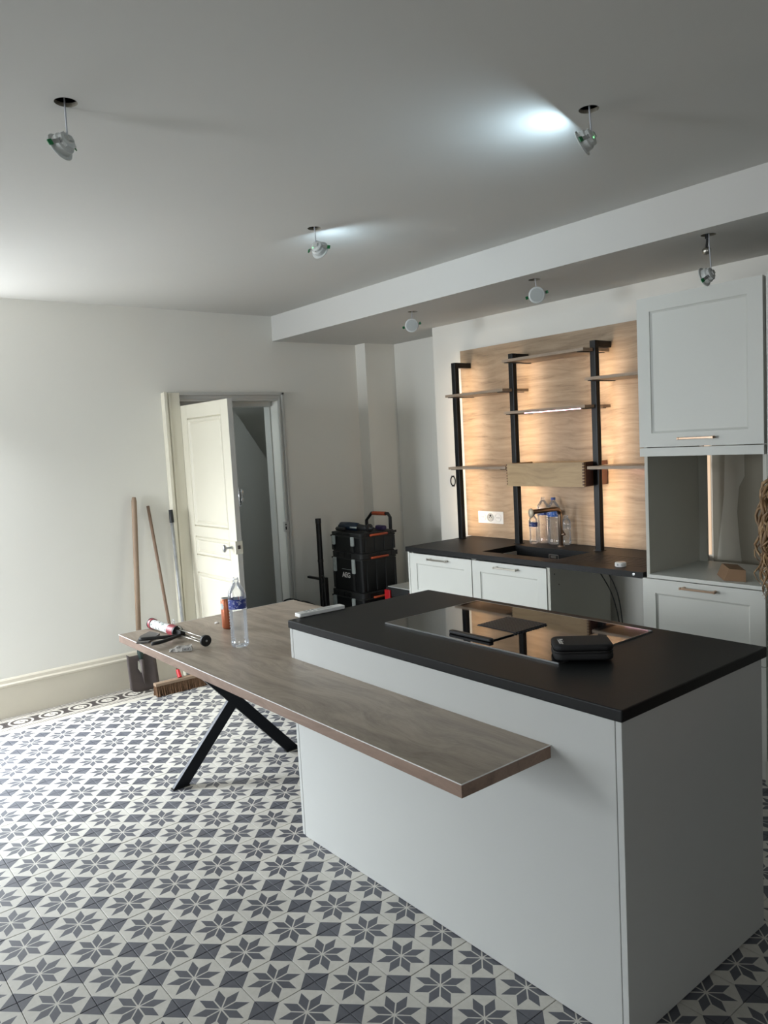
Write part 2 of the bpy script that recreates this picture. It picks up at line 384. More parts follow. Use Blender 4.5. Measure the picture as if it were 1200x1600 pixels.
# ---- floor: grout bed, every star tile a part, border tiles along the left wall
bm = BM(); box(bm, -7.0, XR + .2, YF - .2, 5.0, -.12, -.006); floor = struct('floor', bm, 'grout')
PX_, PY_ = .1900, .1872; OX, OY = -2.481, .570
def tile_mesh(name, sx, sy, mat, uvswap=False):
    bm = BM(); uv = bm.loops.layers.uv.new('UVMap'); g_ = .0011; h = .0010
    rings = []
    for (i, z) in ((g_, -.006), (g_, -.0007), (g_ + h, 0)):
        rings.append([bm.verts.new((sx * a * .5 - a * i, sy * b * .5 - b * i, z)) for a, b in ((-1, -1), (1, -1), (1, 1), (-1, 1))])
    for a, b in zip(rings, rings[1:]):
        for k in range(4): bm.faces.new((a[k], a[(k + 1) % 4], b[(k + 1) % 4], b[k]))
    bm.faces.new(rings[-1])
    for f in bm.faces:
        for l in f.loops:
            x = l.vert.co.x / sx + .5; y = l.vert.co.y / sy + .5
            l[uv].uv = (y, 1 - x) if uvswap else (x, y)
    me = bpy.data.meshes.new(name); bm.to_mesh(me); bm.free(); me.materials.append(MAT[mat]); return me
tm = tile_mesh('tile', PX_, PY_, 'tile')
cells = []
for i in range(-14, 29):
    for j in range(-20, 21):
        x, y = OX + i * PX_, OY + j * PY_
        if y > YK - .02 and not (-5.44 < x < -4.58): continue
        if y > 4.56 or x > XR: continue
        inside_island = (-2.72 < x < -1.27 and 1.81 < y < 2.41)
        # seen by the camera? (plain projection to decide which tiles are single parts)
        vx, vy = x, y; zc = -.7767 * vx + .6235 * vy + .0892 * 1.7
        px = 600 + 1210.5 * (.6288 * vx + .7758 * vy + .0532 * 1.7) / max(zc, .01); py = 800 - 1210.5 * (-.036 * vx + .0975 * vy - .9946 * 1.7) / max(zc, .01)
        vis = zc > .3 and -60 < px < 1260 and -60 < py < 1680 and not inside_island
        # behind the island as seen from the camera
        hid = vis and (x < -1.9 and y > 2.55 and y * -1.19 > x - .1 and x > -4.9 and y > .52 * -x + 1.35)
        cells.append((0 if (vis and not hid) else 1, math.hypot(x, y), x, y, inside_island))
cells.sort()
nparts = 0; rest = []
for vis, d, x, y, ins in cells:
    if ins: continue
    z = random.uniform(-.0005, .0004)
    if vis == 0 and nparts < 299:
        o = bpy.data.objects.new('tile', tm); COL.objects.link(o); o.parent = floor; o.location = (x, y, z)
        o.rotation_euler = (random.uniform(-.0015, .0015), random.uniform(-.0015, .0015), random.uniform(-.0015, .0015)); nparts += 1
    else: rest.append((x, y, z))
vs, fs, uvs = [], [], []
src_v = [v.co.copy() for v in tm.vertices]; src_f = [tuple(p.vertices) for p in tm.polygons]
for x, y, z in rest:
    b = len(vs); vs += [(c.x + x, c.y + y, c.z + z) for c in src_v]; fs += [tuple(i + b for i in f) for f in src_f]
me = bpy.data.meshes.new('tile_field'); me.from_pydata(vs, [], fs); uvl = me.uv_layers.new(name='UVMap')
nv = len(src_v)
for p in me.polygons:
    for li in p.loop_indices:
        c = src_v[me.loops[li].vertex_index % nv]; uvl.data[li].uv = (c.x / PX_ + .5, c.y / PY_ + .5)
me.materials.append(MAT['tile']); o = bpy.data.objects.new('tile_field', me); COL.objects.link(o); o.parent = floor; o['kind'] = 'stuff'
XB = OX - 14.5 * PX_
bt = tile_mesh('border_tile', abs(XB - (-5.58)) , .1905, 'border', True)
for k in range(-23, 19):
    y = 1.096 + .09525 + k * .1905
    if y > 4.5: continue
    o = bpy.data.objects.new('border_tile', bt); COL.objects.link(o); o.parent = floor; o.location = ((XB - 5.58) / 2, y, random.uniform(-.0004, .0004))

# ---- walls
def cells_wall(bm, axis, c0, c1, a0, a1, z0, z1, holes):
    """solid wall box with rectangular openings (a0,a1,z0,z1)"""
    As = sorted({a0, a1, *[h[0] for h in holes], *[h[1] for h in holes]}); Zs = sorted({z0, z1, *[h[2] for h in holes], *[h[3] for h in holes]})
    for i in range(len(As) - 1):
        for j in range(len(Zs) - 1):
            ca, cz = (As[i] + As[i + 1]) / 2, (Zs[j] + Zs[j + 1]) / 2
            if any(h[0] < ca < h[1] and h[2] < cz < h[3] for h in holes): continue
            if axis == 'X': box(bm, c0, c1, As[i], As[i + 1], Zs[j], Zs[j + 1])
            else: box(bm, As[i], As[i + 1], c0, c1, Zs[j], Zs[j + 1])
    bmesh.ops.remove_doubles(bm, verts=bm.verts, dist=1e-5)
    dead = [f for f in bm.faces if any(g2 is not f and set(g2.verts) == set(f.verts) for g2 in f.verts[0].link_faces)]
    bmesh.ops.delete(bm, geom=dead, context='FACES')
DY0, DY1, DZ = 2.53, 3.405, 2.092
WY0, WY1, WZ0, WZ1 = -.42, .96, .06, 2.4
bm = BM(); cells_wall(bm, 'X', XL - .2, XL, YF, YN + .2, -.1, 3.0, [(DY0, DY1, -.1, DZ), (WY0, WY1, WZ0, WZ1)]); struct('wall_left', bm)
bm = BM(); box(bm, -4.56, XR + .2, YK, YK + .54, -.1, 3.0); box(bm, XL, -4.56, YN, YN + .2, -.1, 3.0); box(bm, XL, -5.44, 4.25, YN, -.1, ZB)
struct('wall_back', bm)
bm = BM(); box(bm, XR, XR + .2, YF, YK, -.1, 3.0); struct('wall_right', bm)
bm = BM(); cells_wall(bm, 'Y', YF - .2, YF, XL - .2, XR + .2, -.1, 3.0, [(-4.7, -3.1, .5, 2.45), (-1.6, -.2, .5, 2.45)]); struct('wall_front', bm)
# ---- ceiling and beam with the round cut-outs
HOLES = [(-2.478, .838), (-3.264, 2.272), (-1.640, 2.292)]
HOLES_B = [(-4.030, 3.580), (-2.937, 3.545), (-1.890, 3.530)]
HR = .034
def holed_plate(bm, x0, x1, y0, y1, z, holes, up):
    outer = [bm.verts.new(p) for p in ((x0, y0, z), (x1, y0, z), (x1, y1, z), (x0, y1, z))]
    edges = [bm.edges.new((outer[i], outer[(i + 1) % 4])) for i in range(4)]
    for hx, hy in holes:
        n = 28; ring = [bm.verts.new((hx + HR * math.cos(2 * PI * k / n), hy + HR * math.sin(2 * PI * k / n), z)) for k in range(n)]
        ring2 = [bm.verts.new((v.co.x, v.co.y, z + up)) for v in ring]
        edges += [bm.edges.new((ring[k], ring[(k + 1) % n])) for k in range(n)]
        for k in range(n): bm.faces.new((ring[k], ring[(k + 1) % n], ring2[(k + 1) % n], ring2[k])).material_index = 1
    bmesh.ops.triangle_fill(bm, use_beauty=True, edges=edges, normal=(0, 0, -1))
bm = BM(); holed_plate(bm, XL, XR, YF, YBEAM, ZC, HOLES, .013); ceil = struct('ceiling', bm, ['ceiling', 'plaster'])
bm = BM(); box(bm, XL - .2, XR + .2, YF - .2, YN + .2, 3.0, 3.1); obj('ceiling_void', bm, 'void', ceil)
bm = BM(); holed_plate(bm, XL, XR, YBEAM, YN, ZB, HOLES_B, .013)
a = [bm.verts.new(p) for p in ((XL, YBEAM, ZB), (XR, YBEAM, ZB), (XR, YBEAM, ZC + .01), (XL, YBEAM, ZC + .01))]; bm.faces.new(a)
struct('ceiling_beam', bm, ['ceiling', 'plaster'])

# ---- baseboards with a moulded top
def skirting(name, y0, y1, x=XL):
    bm = BM(); pr = [(0, 0), (.020, 0), (.020, .205), (.024, .210), (.024, .222), (.016, .232), (.013, .252), (.006, .262), (0, .264)]
    a = [bm.verts.new((x + p[0], y0, p[1])) for p in pr]; b = [bm.verts.new((x + p[0], y1, p[1])) for p in pr]
    for i in range(len(pr)): bm.faces.new((a[i], a[(i + 1) % len(pr)], b[(i + 1) % len(pr)], b[i]))
    bm.faces.new(a); bm.faces.new(b[::-1]); return struct(name, bm, 'skirt')
skirting('baseboard_left', YF, 2.405); skirting('baseboard_left_far', 3.47, 4.25)

# ---- left window (outside the frame, the light's source): casement
def window(name, ax, c, a0, a1, z0, z1):
    root = struct(name)
    def bx(nm, aa, ab, za, zb, d0, d1, mat='white_plastic', par=root):
        bm = BM()
        if ax == 'X': box(bm, c + d0, c + d1, aa, ab, za, zb)
        else: box(bm, aa, ab, c + d0, c + d1, za, zb)
        return obj(nm, bm, mat, par)
    m = (a0 + a1) / 2
    bm = BM()
    for aa, ab, za, zb in ((a0, a0 + .05, z0, z1), (a1 - .05, a1, z0, z1), (a0 + .05, a1 - .05, z0, z0 + .05), (a0 + .05, a1 - .05, z1 - .05, z1), (m - .04, m + .04, z0 + .05, z1 - .05)):
        if ax == 'X': box(bm, c - .14, c - .08, aa, ab, za, zb)
        else: box(bm, aa, ab, c - .14, c - .08, za, zb)
    fr = obj('window_frame', bm, 'white_plastic', root)
    bx('glazing', a0 + .05, m - .04, z0 + .05, z1 - .05, -.112, -.108, 'pet'); bx('glazing', m + .04, a1 - .05, z0 + .05, z1 - .05, -.112, -.108, 'pet')
    return root
window('window_1', 'X', XL - .04, WY0, WY1, WZ0, WZ1)
window('window_2', 'Y', YF - .04, -4.7, -3.1, .5, 2.45)
window('window_3', 'Y', YF - .04, -1.6, -.2, .5, 2.45)

# ---- doorway: casing (trim_1), door leaf (door_1), corridor behind
tr = struct('trim_1')
def cased(bm, y0, y1, z0, z1, d0=0.0, d1=.03): box(bm, XL + d0, XL + d1, y0, y1, z0, z1)
bm = BM(); cased(bm, 2.400, DY0, 0, 2.155, 0, .045); box(bm, XL + .045, XL + .062, 2.400, 2.425, 0, 2.160); box(bm, XL + .045, XL + .054, 2.437, 2.452, 0, 2.150)
obj('left_casing', bm, 'cream', tr, bevel=.003)
bm = BM(); cased(bm, DY1, 3.45, 0, 2.155, 0, .018); box(bm, XL + .018, XL + .036, 3.432, 3.454, 0, 2.158); box(bm, XL + .018, XL + .026, 3.410, 3.418, 0, 2.12)
obj('right_casing', bm, 'trimpaint', tr, bevel=.003)
bm = BM(); cased(bm, DY0, DY1, DZ, 2.155, 0, .018); box(bm, XL + .018, XL + .036, 2.44, 3.454, 2.136, 2.160); box(bm, XL + .018, XL + .026, 2.46, 3.42, 2.108, 2.118)
obj('head_casing', bm, 'trimpaint', tr, bevel=.003)
bm = BM(); box(bm, XL - .2, XL - .11, DY1 - .012, DY1 - .0005, 0, DZ); box(bm, XL - .2, XL - .02, DY0 + .0005, DY0 + .012, 0, DZ); box(bm, XL - .2, XL - .08, DY0 + .012, DY1 - .012, DZ - .04, DZ - .0005)
obj('door_lining', bm, 'trimpaint', tr)
bm = BM(); box(bm, XL + .006, XL + .034, DY1 - .020, DY1 + .022, 1.0, 1.085); st = obj('strike_plate', bm, 'trimpaint', tr, bevel=.002)
bm = BM(); box(bm, XL + .034, XL + .0345, DY1 - .016, DY1 - .004, 1.055, 1.067); box(bm, XL + .034, XL + .0345, DY1 - .016, DY1 - .004, 1.018, 1.045); objs('keeper_hole', bm, 'void', st)
# door leaf, open at a right angle into the room
door = struct('door_1'); door.location = (-5.535, 2.545, 0)
LW, LT, LH = .745, .038, 2.055       # along +X, front face towards -Y
dm = T(-5.535, 2.545, 0)
bm = BM(); x0, x1 = 0, LW
zs = [(0.02, .18), (.80, .93), (1.075, 1.15), (1.955, LH)]           # rails
for a_, b_ in zs: box(bm, .095, LW - .105, -.016, .022, a_, b_)
box(bm, 0, .095, -.016, .022, .012, LH); box(bm, LW - .105, LW, -.016, .022, .012, LH)
obj('stile_frame', bm, 'cream', door, bevel=.002)
bm = BM(); box(bm, LW, LW + .001, -.0155, .0215, .012, LH); obj('free_edge', bm, 'trimpaint', door)
for a_, b_ in ((.18, .80), (.93, 1.075), (1.15, 1.955)):
    bm = BM(); X0, X1 = .095, LW - .105
    # stepped moulding round a flat field
    for s, y in ((0.0, -.009), (.018, -.012), (.030, -.006)):
        pass
    ring = [((X0, a_), -.004), ((X0 + .012, a_ + .012), -.018), ((X0 + .024, a_ + .024), -.014), ((X0 + .034, a_ + .034), -.004), ((X0 + .046, a_ + .046), -.009)]
    loops = []
    for (rx, rz), yy in ring:
        i = rx - X0; loops.append([bm.verts.new(p) for p in ((X0 + i, yy, a_ + i), (X1 - i, yy, a_ + i), (X1 - i, yy, b_ - i), (X0 + i, yy, b_ - i))])
    for p, q in zip(loops, loops[1:]):
        for k in range(4): bm.faces.new((p[k], p[(k + 1) % 4], q[(k + 1) % 4], q[k]))
    bm.faces.new(loops[-1]); obj('door_panel', bm, 'cream', door)
bm = BM(); box(bm, .095, LW - .105, .004, .012, .18, 1.955); obj('back_panel', bm, 'cream', door)
lk = BM(); box(lk, LW - .075, LW + .004, -.030, .026, .985, 1.075); lk = obj('lock_case', lk, 'cream', door, bevel=.002)
bm = BM(); box(bm, LW + .004, LW + .010, -.014, .004, 1.02, 1.045); obj('latch_bolt', bm, 'rust', lk)
bm = BM(); lathe(bm, [(.011, 0), (.011, .012), (.007, .02), (.007, .05)], 16, T(LW - .045, -.030, 1.03) @ R(PI / 2, 'X'))
lathe(bm, [(0, 0), (.012, .002), (.016, .012), (.012, .022), (0, .024)], 18, T(LW - .045, -.078, 1.03) @ R(PI / 2, 'X') @ Matrix.Diagonal((.85, 1.75, 1, 1)))
kn = obj('door_knob', bm, 'alu', lk, smooth=True)
for hz in (.35, 1.05, 1.80):
    bm = BM(); lathe(bm, [(.008, -.06), (.008, .06)], 12, T(-.012, -.012, hz)); obj('hinge', bm, 'trimpaint', door)
bm = BM()       # ornate bolt on the far side of the free edge
lathe(bm, [(0, 0), (.010, .004), (.016, .02), (.010, .038), (.005, .045), (.010, .055), (.017, .075), (.012, .095), (0, .10)], 14, T(LW - .01, .050, 1.335))
box(bm, LW - .028, LW + .008, .022, .028, 1.32, 1.445); tube(bm, [(LW - .01, .05, 1.33), (LW - .012, .038, 1.315), (LW - .014, .024, 1.31)], .005, 8)
obj('espagnolette_bolt', bm, 'alu', door, smooth=True)
# corridor
co = struct('corridor_wall')
bm = BM(); box(bm, -7.0, -6.9, 1.6, 4.8, -.1, 2.8); box(bm, -6.9, -5.78, 4.6, 4.8, -.1, 2.8); box(bm, -6.9, -5.78, 1.6, 1.8, -.1, 2.8); box(bm, -6.9, -5.78, 1.8, 4.6, 2.6, 2.8); obj('corridor_shell', bm, 'trimpaint', co)
bm = BM(); Mx = Matrix(((0, 0, 1, 0), (1, 0, 0, 0), (0, 1, 0, 0), (0, 0, 0, 1)))
prism(bm, [(1.8, .0), (4.6, .0), (4.6, .235), (3.404, 2.045), (1.8, 2.045)], -6.40, -6.30, Mx); obj('added_slope_panel', bm, 'trimpaint', co)  # added front plane, its sloped edge shaping the diagonal light boundary
bm = BM(); prism(bm, [(1.8, 2.045), (3.404, 2.045), (4.6, .235), (4.6, .5), (4.6, 2.6), (1.8, 2.6)], -6.55, -6.45, Mx); obj('added_shade_slab', bm, 'trimpaint', co)  # added set-back plane, shaped to stay darker above the diagonal

# ================================================================== ISLAND
IX0, IX1, IY0, IY1 = -2.825, -1.179, 1.714, 2.500
isl = thing('kitchen_island', (-2.0, 2.1, 0), 'large white kitchen island with a black worktop in the foreground', 'kitchen island')
il = T(2.0, -2.1, 0)
def ibox(name, mat, x0, x1, y0, y1, z0, z1, bevel=.0015):
    bm = BM(); box(bm, x0, x1, y0, y1, z0, z1, M=il); return obj(name, bm, mat, isl, bevel=bevel)
ibox('front_panel', 'island', IX0 + .0215, IX1 - .0215, IY0, IY0 + .019, .002, .927)
ibox('end_panel', 'island', IX1 - .019, IX1, IY0, IY1, .006, .927)
ibox('end_panel', 'island', IX0, IX0 + .019, IY0, IY1, .006, .927)
ibox('back_panel', 'island', IX0 + .0215, IX1 - .0215, IY1 - .03, IY1 - .012, .10, .925)
ibox('plinth', 'black_metal', IX0 + .03, IX1 - .03, IY0 + .03, IY1 - .07, 0.0, .10)
bm = BM(); box(bm, -2.832, -1.174, 1.710, 2.530, .928, .9628, M=il); obj('worktop', bm, 'stone', isl, bevel=.004, seg=3)
# cooktop with downdraft extractor
ck = thing('induction_cooktop', (-2.0, 2.2, .963), 'black glass induction cooktop set in the island worktop', 'cooktop')
cm = T(2.0, -2.2, -.963)
bm = BM(); prism(bm, rrect(-2.440, -1.560, 1.936, 2.470, .006), .9636, .9676, cm); obj('glass_plate', bm, 'cooktop', ck, bevel=.001)
bm = BM()
for x0_, x1_, y0_, y1_ in ((-2.441, -1.559, 1.934, 1.936), (-2.441, -1.559, 2.470, 2.472), (-2.442, -2.440, 1.934, 2.472), (-1.560, -1.558, 1.934, 2.472)): box(bm, x0_, x1_, y0_, y1_, .9632, .9680, M=cm)
objs('steel_rim', bm, 'alu', ck)
bm = BM(); box(bm, -2.108, -1.905, 2.120, 2.305, .9677, .9690, M=cm)
obj('extractor_frame', bm, 'grille', ck); bm = BM()
for k in range(13):
    y = 2.128 + k * .0140; box(bm, -2.104, -1.909, y, y + .008, .9690, .9735, M=cm)
objs('grille_slat', bm, 'grille', ck)
cv = BM(); box(cv, -2.108, -1.905, 1.998, 2.116, .9690, .9728, M=cm); cv = obj('extractor_cover', cv, 'cooktop', ck, bevel=.001)
bm = BM(); prism(bm, rrect(-2.112, -1.895, 1.975, 1.998, .009), .9685, .9800, cm); obj('cover_handle', bm, 'blackplastic', cv, bevel=.003)

# ---- bar table wrapping the island
tb = thing('bar_table', (-3.3, 1.9, 0), 'L-shaped grey oak bar table with a crossed black steel leg, joined to the island', 'table')
tl = T(3.3, -1.9, 0)
bm = BM(); out = [(-3.890, 1.350), (-1.420, 1.350), (-1.420, 1.7135), (-2.8265, 1.7135), (-2.8265, 2.400), (-3.890, 2.400)]
prism(bm, out, .7615, .7995, tl)
bm.faces.ensure_lookup_table()
for f in bm.faces:
    f.material_index = 0 if abs(f.normal.z) > .5 else 1
top = BM(); bm.free(); bm = BM(); prism(bm, out, .7615, .7995, tl); bmesh.ops.recalc_face_normals(bm, faces=bm.faces)
for f in bm.faces: f.material_index = 0 if abs(f.normal.z) > .5 else 1
top.free()
tt = obj('tabletop', bm, ['table_oak', 'edge_oak'], tb, bevel=.001)
bm = BM()     # pale line along the edge
for p, q in zip(out[:2] + [out[5]], [out[1], out[2], out[0]]):
    tube(bm, [tl @ Vector((p[0], p[1], .7990)), tl @ Vector((q[0], q[1], .7992))], .0017, 6)
objs('pale_edge_line', bm, 'white_plastic', tt)
# X leg in the plane X = -3.685
def legbar(ya, za, yb, zb, w, x0, x1, name):
    bm = BM(); a, b = Vector((0, ya, za)), Vector((0, yb, zb)); d = (b - a).normalized(); hx = w / 2 / abs(d.z)
    pts = [(ya - hx, za), (ya + hx, za), (yb + hx, zb), (yb - hx, zb)]
    Mx_ = Matrix(((0, 0, 1, 0), (1, 0, 0, 0), (0, 1, 0, 0), (0, 0, 0, 1)))
    prism(bm, pts, x0, x1, tl @ Mx_); return obj(name, bm, 'leg_metal', tb, bevel=.002)
legbar(1.528, .006, 2.20, .752, .062, -3.697, -3.672, 'leg'); legbar(2.200, .006, 1.53, .752, .062, -3.6972, -3.6722, 'leg')
bm = BM(); box(bm, -3.735, -3.635, 1.46, 2.27, .7525, .7610, M=tl); obj('mounting_plate', bm, 'leg_metal', tb)
for y in (1.528, 2.200):
    bm = BM(); box(bm, -3.700, -3.669, y - .046, y + .046, .0, .0055, M=tl); obj('foot_pad', bm, 'blackplastic', tb)

# ================================================================== KITCHEN BACK RUN
def shaker(root, M, x0, x1, yf, z0, z1, name='door', rail=.07, th=.019, hz=None, hx=None, hl=.185, mat='cabinet', hmat='chrome', top_rail=None):
    """framed front facing -Y, front face at yf, with a bar handle"""
    tr_ = top_rail or rail
    bm = BM(); A = (x0, x1, z0, z1); Bq = (x0 + rail, x1 - rail, z0 + rail, z1 - tr_)
    s = .010
    def loop(a, y): return [bm.verts.new(M @ Vector(p)) for p in ((a[0], y, a[2]), (a[1], y, a[2]), (a[1], y, a[3]), (a[0], y, a[3]))]
    L = [loop(A, yf + th), loop(A, yf), loop(Bq, yf), loop((Bq[0] + .001, Bq[1] - .001, Bq[2] + .001, Bq[3] - .001), yf + .005), loop((Bq[0] + s, Bq[1] - s, Bq[2] + s, Bq[3] - s), yf + .010)]
    for p, q in zip(L, L[1:]):
        for k in range(4): bm.faces.new((p[k], p[(k + 1) % 4], q[(k + 1) % 4], q[k]))
    bm.faces.new(L[-1]); bm.faces.new(L[0][::-1]); d = obj(name, bm, mat, root)
    if hz:
        bm = BM(); a_, b_ = hx - hl / 2, hx + hl / 2; y = yf - .030
        box(bm, a_, b_, y - .004, y + .004, hz - .005, hz + .005, M=M)
        for q in (a_ + .012, b_ - .012): lathe(bm, [(.0065, 0), (.0065, .030)], 12, M @ T(q, yf, hz) @ R(PI / 2, 'X'))
        for q in (a_ + .004, b_ - .004): box(bm, q - .004, q + .004, y - .006, y + .006, hz - .0065, hz + .0065, M=M)
        obj('handle', bm, hmat, d, bevel=.0012)
    return d
YFb = 3.572     # base fronts
def base_cab(x0, x1, label, left_panel=False, right_panel=False):
    r = thing('base_cabinet', ((x0 + x1) / 2, 3.9, 0), label, 'cabinet', None); M = T(-(x0 + x1) / 2, -3.9, 0)
    bm = BM(); t = .018
    for b_ in ((x0, x0 + t, YFb + .021, 4.19, .11, .91), (x1 - t, x1, YFb + .021, 4.19, .11, .91), (x0 + t, x1 - t, YFb + .021, 4.19, .11, .128), (x0 + t, x1 - t, 4.172, 4.19, .128, .91)): box(bm, *b_, M=M)
    obj('carcass', bm, 'cabinet_in', r)
    bm = BM(); box(bm, x0, x1, YFb + .07, YFb + .088, 0, .11, M=M); obj('plinth', bm, 'cabinet', r)
    shaker(r, M, x0 + .002, x1 - .002, YFb, .575, .905, 'drawer', hz=.878 - .0, hx=(x0 + x1) / 2, hl=.19)
    shaker(r, M, x0 + .002, x1 - .002, YFb, .115, .571, 'drawer')
    return r, M
c1, M1 = base_cab(-4.185, -3.567, 'white framed base cabinet at the left end under the black worktop')
bm = BM(); box(bm, -4.204, -4.187, YFb, 4.235, .0, .912, M=M1); obj('end_panel', bm, 'cabinet', c1)
c2, M2 = base_cab(-3.563, -2.946, 'white framed base cabinet under the sink, beside the open appliance gap')
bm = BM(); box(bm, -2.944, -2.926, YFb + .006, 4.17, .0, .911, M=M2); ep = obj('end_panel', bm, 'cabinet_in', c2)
bm = BM()
for y, z in ((3.66, .80), (3.62, .868)): lathe(bm, [(.004, 0), (.004, .0006)], 10, M2 @ T(-2.926, y, z) @ R(PI / 2, 'Y'))
objs('screw_hole', bm, 'void', ep)
# worktop with a hole for the sink
wt = thing('kitchen_worktop', (-3.25, 3.9, .915), 'long black worktop along the back wall with a sink and drainer grooves', 'worktop'); wm = T(3.25, -3.9, -.915)
KZ = .950
bm = BM(); X0, X1, Y0, Y1 = -4.208, -2.290, 3.556, 4.232; SX0, SX1, SY0, SY1 = -3.560, -2.940, 3.672, 3.995
for a_ in ((X0, SX0, Y0, Y1), (SX1, X1, Y0, Y1), (SX0, SX1, Y0, SY0), (SX0, SX1, SY1, Y1)): box(bm, *a_, .917, KZ, M=wm)
bmesh.ops.remove_doubles(bm, verts=bm.verts, dist=1e-5)
dead = [f for f in bm.faces if any(g2 is not f and set(g2.verts) == set(f.verts) for g2 in f.verts[0].link_faces)]
bmesh.ops.delete(bm, geom=dead, context='FACES')
obj('top', bm, 'stone', wt)
bm = BM()
for k in range(6): box(bm, -2.86, -2.36, 3.70 + k * .048, 3.708 + k * .048, KZ, KZ + .0016, M=wm)
objs('drainer_ridge', bm, 'basin', wt)
bm = BM(); lathe(bm, [(.008, 0), (.008, .003), (.004, .004)], 12, wm @ T(-2.345, 3.556, .934) @ R(PI / 2, 'X')); obj('joint_connector', bm, 'alu', wt)
sk = thing('undermount_sink', (-3.25, 3.83, .75), 'black rectangular sink bowl sunk in the back worktop', 'sink'); sm = T(3.25, -3.83, -.75)
bm = BM(); t = .006
box(bm, SX0 - t, SX0, SY0 - t, SY1 + t, .745, .9165, M=sm); box(bm, SX1, SX1 + t, SY0 - t, SY1 + t, .745, .9165, M=sm)
box(bm, SX0, SX1, SY0 - t, SY0, .745, .9165, M=sm); box(bm, SX0, SX1, SY1, SY1 + t, .745, .9165, M=sm); box(bm, SX0 - t, SX1 + t, SY0 - t, SY1 + t, .738, .745, M=sm)
obj('bowl', bm, 'basin', sk)
bm = BM(); x0, x1, z0, z1 = -3.268, -3.188, .878, .912; y = SY1
for a_ in ((x0, x1, z0, z0 + .005), (x0, x1, z1 - .005, z1), (x0, x0 + .006, z0, z1), (x1 - .006, x1, z0, z1), (x0 + .015, x1 - .02, z0 + .010, z1 - .010)): box(bm, a_[0], a_[1], y - .004, y - .0003, a_[2], a_[3], M=sm)
obj('overflow_cover', bm, 'chrome', sk)
bm = BM(); lathe(bm, [(.045, 0), (.045, .003), (.035, .004)], 24, sm @ T(-3.25, 3.83, .745)); obj('drain', bm, 'chrome', sk)
# tap
tp = thing('kitchen_tap', (-3.248, 4.098, KZ), 'angular brushed copper kitchen tap behind the sink', 'tap')
pts = [Vector((0, 0, .0)), Vector((0, 0, .21))] + [Vector((0, -.045 + .045 * math.cos(a), .21 + .045 * math.sin(a))) for a in [PI / 2 * k / 8 for k in range(1, 9)]] + [Vector((0, -.285, .258))]
bm = BM(); tube(bm, pts, .0150, 16); obj('spout', bm, 'copper', tp, smooth=True, bevel=.001)
bm = BM(); lathe(bm, [(.024, 0), (.024, .006), (.0145, .007), (.0145, .02)], 24); obj('base_ring', bm, 'copper', tp)
bm = BM(); lathe(bm, [(.022, 0), (.024, .002), (.024, .010), (.0, .012)], 24, T(0, -.285, .252) @ R(PI / 2, 'X') @ Matrix.Diagonal((.85, 1.25, 1, 1))); obj('spray_head', bm, 'tap_cap', tp, smooth=True)
bm = BM(); tube(bm, [(.012, 0, .08), (.035, 0, .085)], .008, 12); tube(bm, [(.035, 0, .085), (.035, -.03, .12)], .004, 8); obj('lever', bm, 'copper', tp)

# ---- oak backsplash, posts, shelves
bp = BM(); box(bp, -4.245, -2.318, 4.228, 4.2446, .9515, 2.357); pn = obj('backsplash_panel', bp, 'oak_panel'); tag(pn, 'tall light oak panel on the back wall, glowing with warm light', 'wall panel')
POSTS = [(-4.157, 'first black steel post from the left, at the left edge of the oak panel'), (-3.598, 'middle black steel post, behind the left end of the wooden drawer box'), (-2.930, 'black steel post nearest the tall white cabinet'), ]
PW = .042; PY0 = 4.060
for i, (px, lb) in enumerate(POSTS + [(-2.262, 'black steel post hidden behind the tall white cabinet')]):
    if i == 3: continue
    r = thing('shelf_post', (px, 4.08, KZ), lb, 'post', 'black steel posts of the shelf system')
    bm = BM(); prism(bm, rrect(-PW / 2, PW / 2, -.020, .020, .005, 3), .0005, 1.306); obj('upright', bm, 'black_metal', r)
    bm = BM(); box(bm, -PW / 2, PW / 2, .020, .1475, 1.268, 1.306); obj('wall_arm', bm, 'black_metal', r, bevel=.002)
    bm = BM(); box(bm, -.030, .030, -.024, .024, 0, .004); obj('foot_plate', bm, 'black_metal', r)
    bm = BM(); box(bm, PW / 2, PW / 2 + .0006, -.004, .004, .02, 1.26); obj('slot_channel', bm, 'void', r)
    bm = BM(); box(bm, -.006, .006, .0202, .0226, .03, 1.262); obj('glow_strip', bm, 'led_warm', r)['label'] = 'warm glowing strip'
bm = BM(); box(bm, -2.312, -2.282, 4.236, 4.2445, .955, 2.3); tag(obj('glow_strip', bm, 'lit_wall_glow'), 'warm vertical glow painted in for lit wall inside the open cabinet niche', 'painted glow')  # emissive sliver stands in for lit wall; no lamp at this spot
YS0, YS1, ST = 3.962, 4.2275, .018
SHELVES = [(-4.150, -3.590, 2.002, 'upper oak shelf of the left bay', None), (-4.150, -3.590, 1.476, 'lower oak shelf of the left bay, above the wall sockets', None),
           (-3.586, -2.926, 2.192, 'topmost oak shelf in the middle bay', None), (-3.586, -2.926, 1.846, 'middle bay oak shelf with a lit strip under its edge', 'led_pink'),
           (-2.922, -2.300, 2.010, 'upper oak shelf of the right bay, running behind the tall cabinet', None), (-2.922, -2.300, 1.470, 'lower oak shelf of the right bay, beside the wooden drawer box', 'led_pink')]
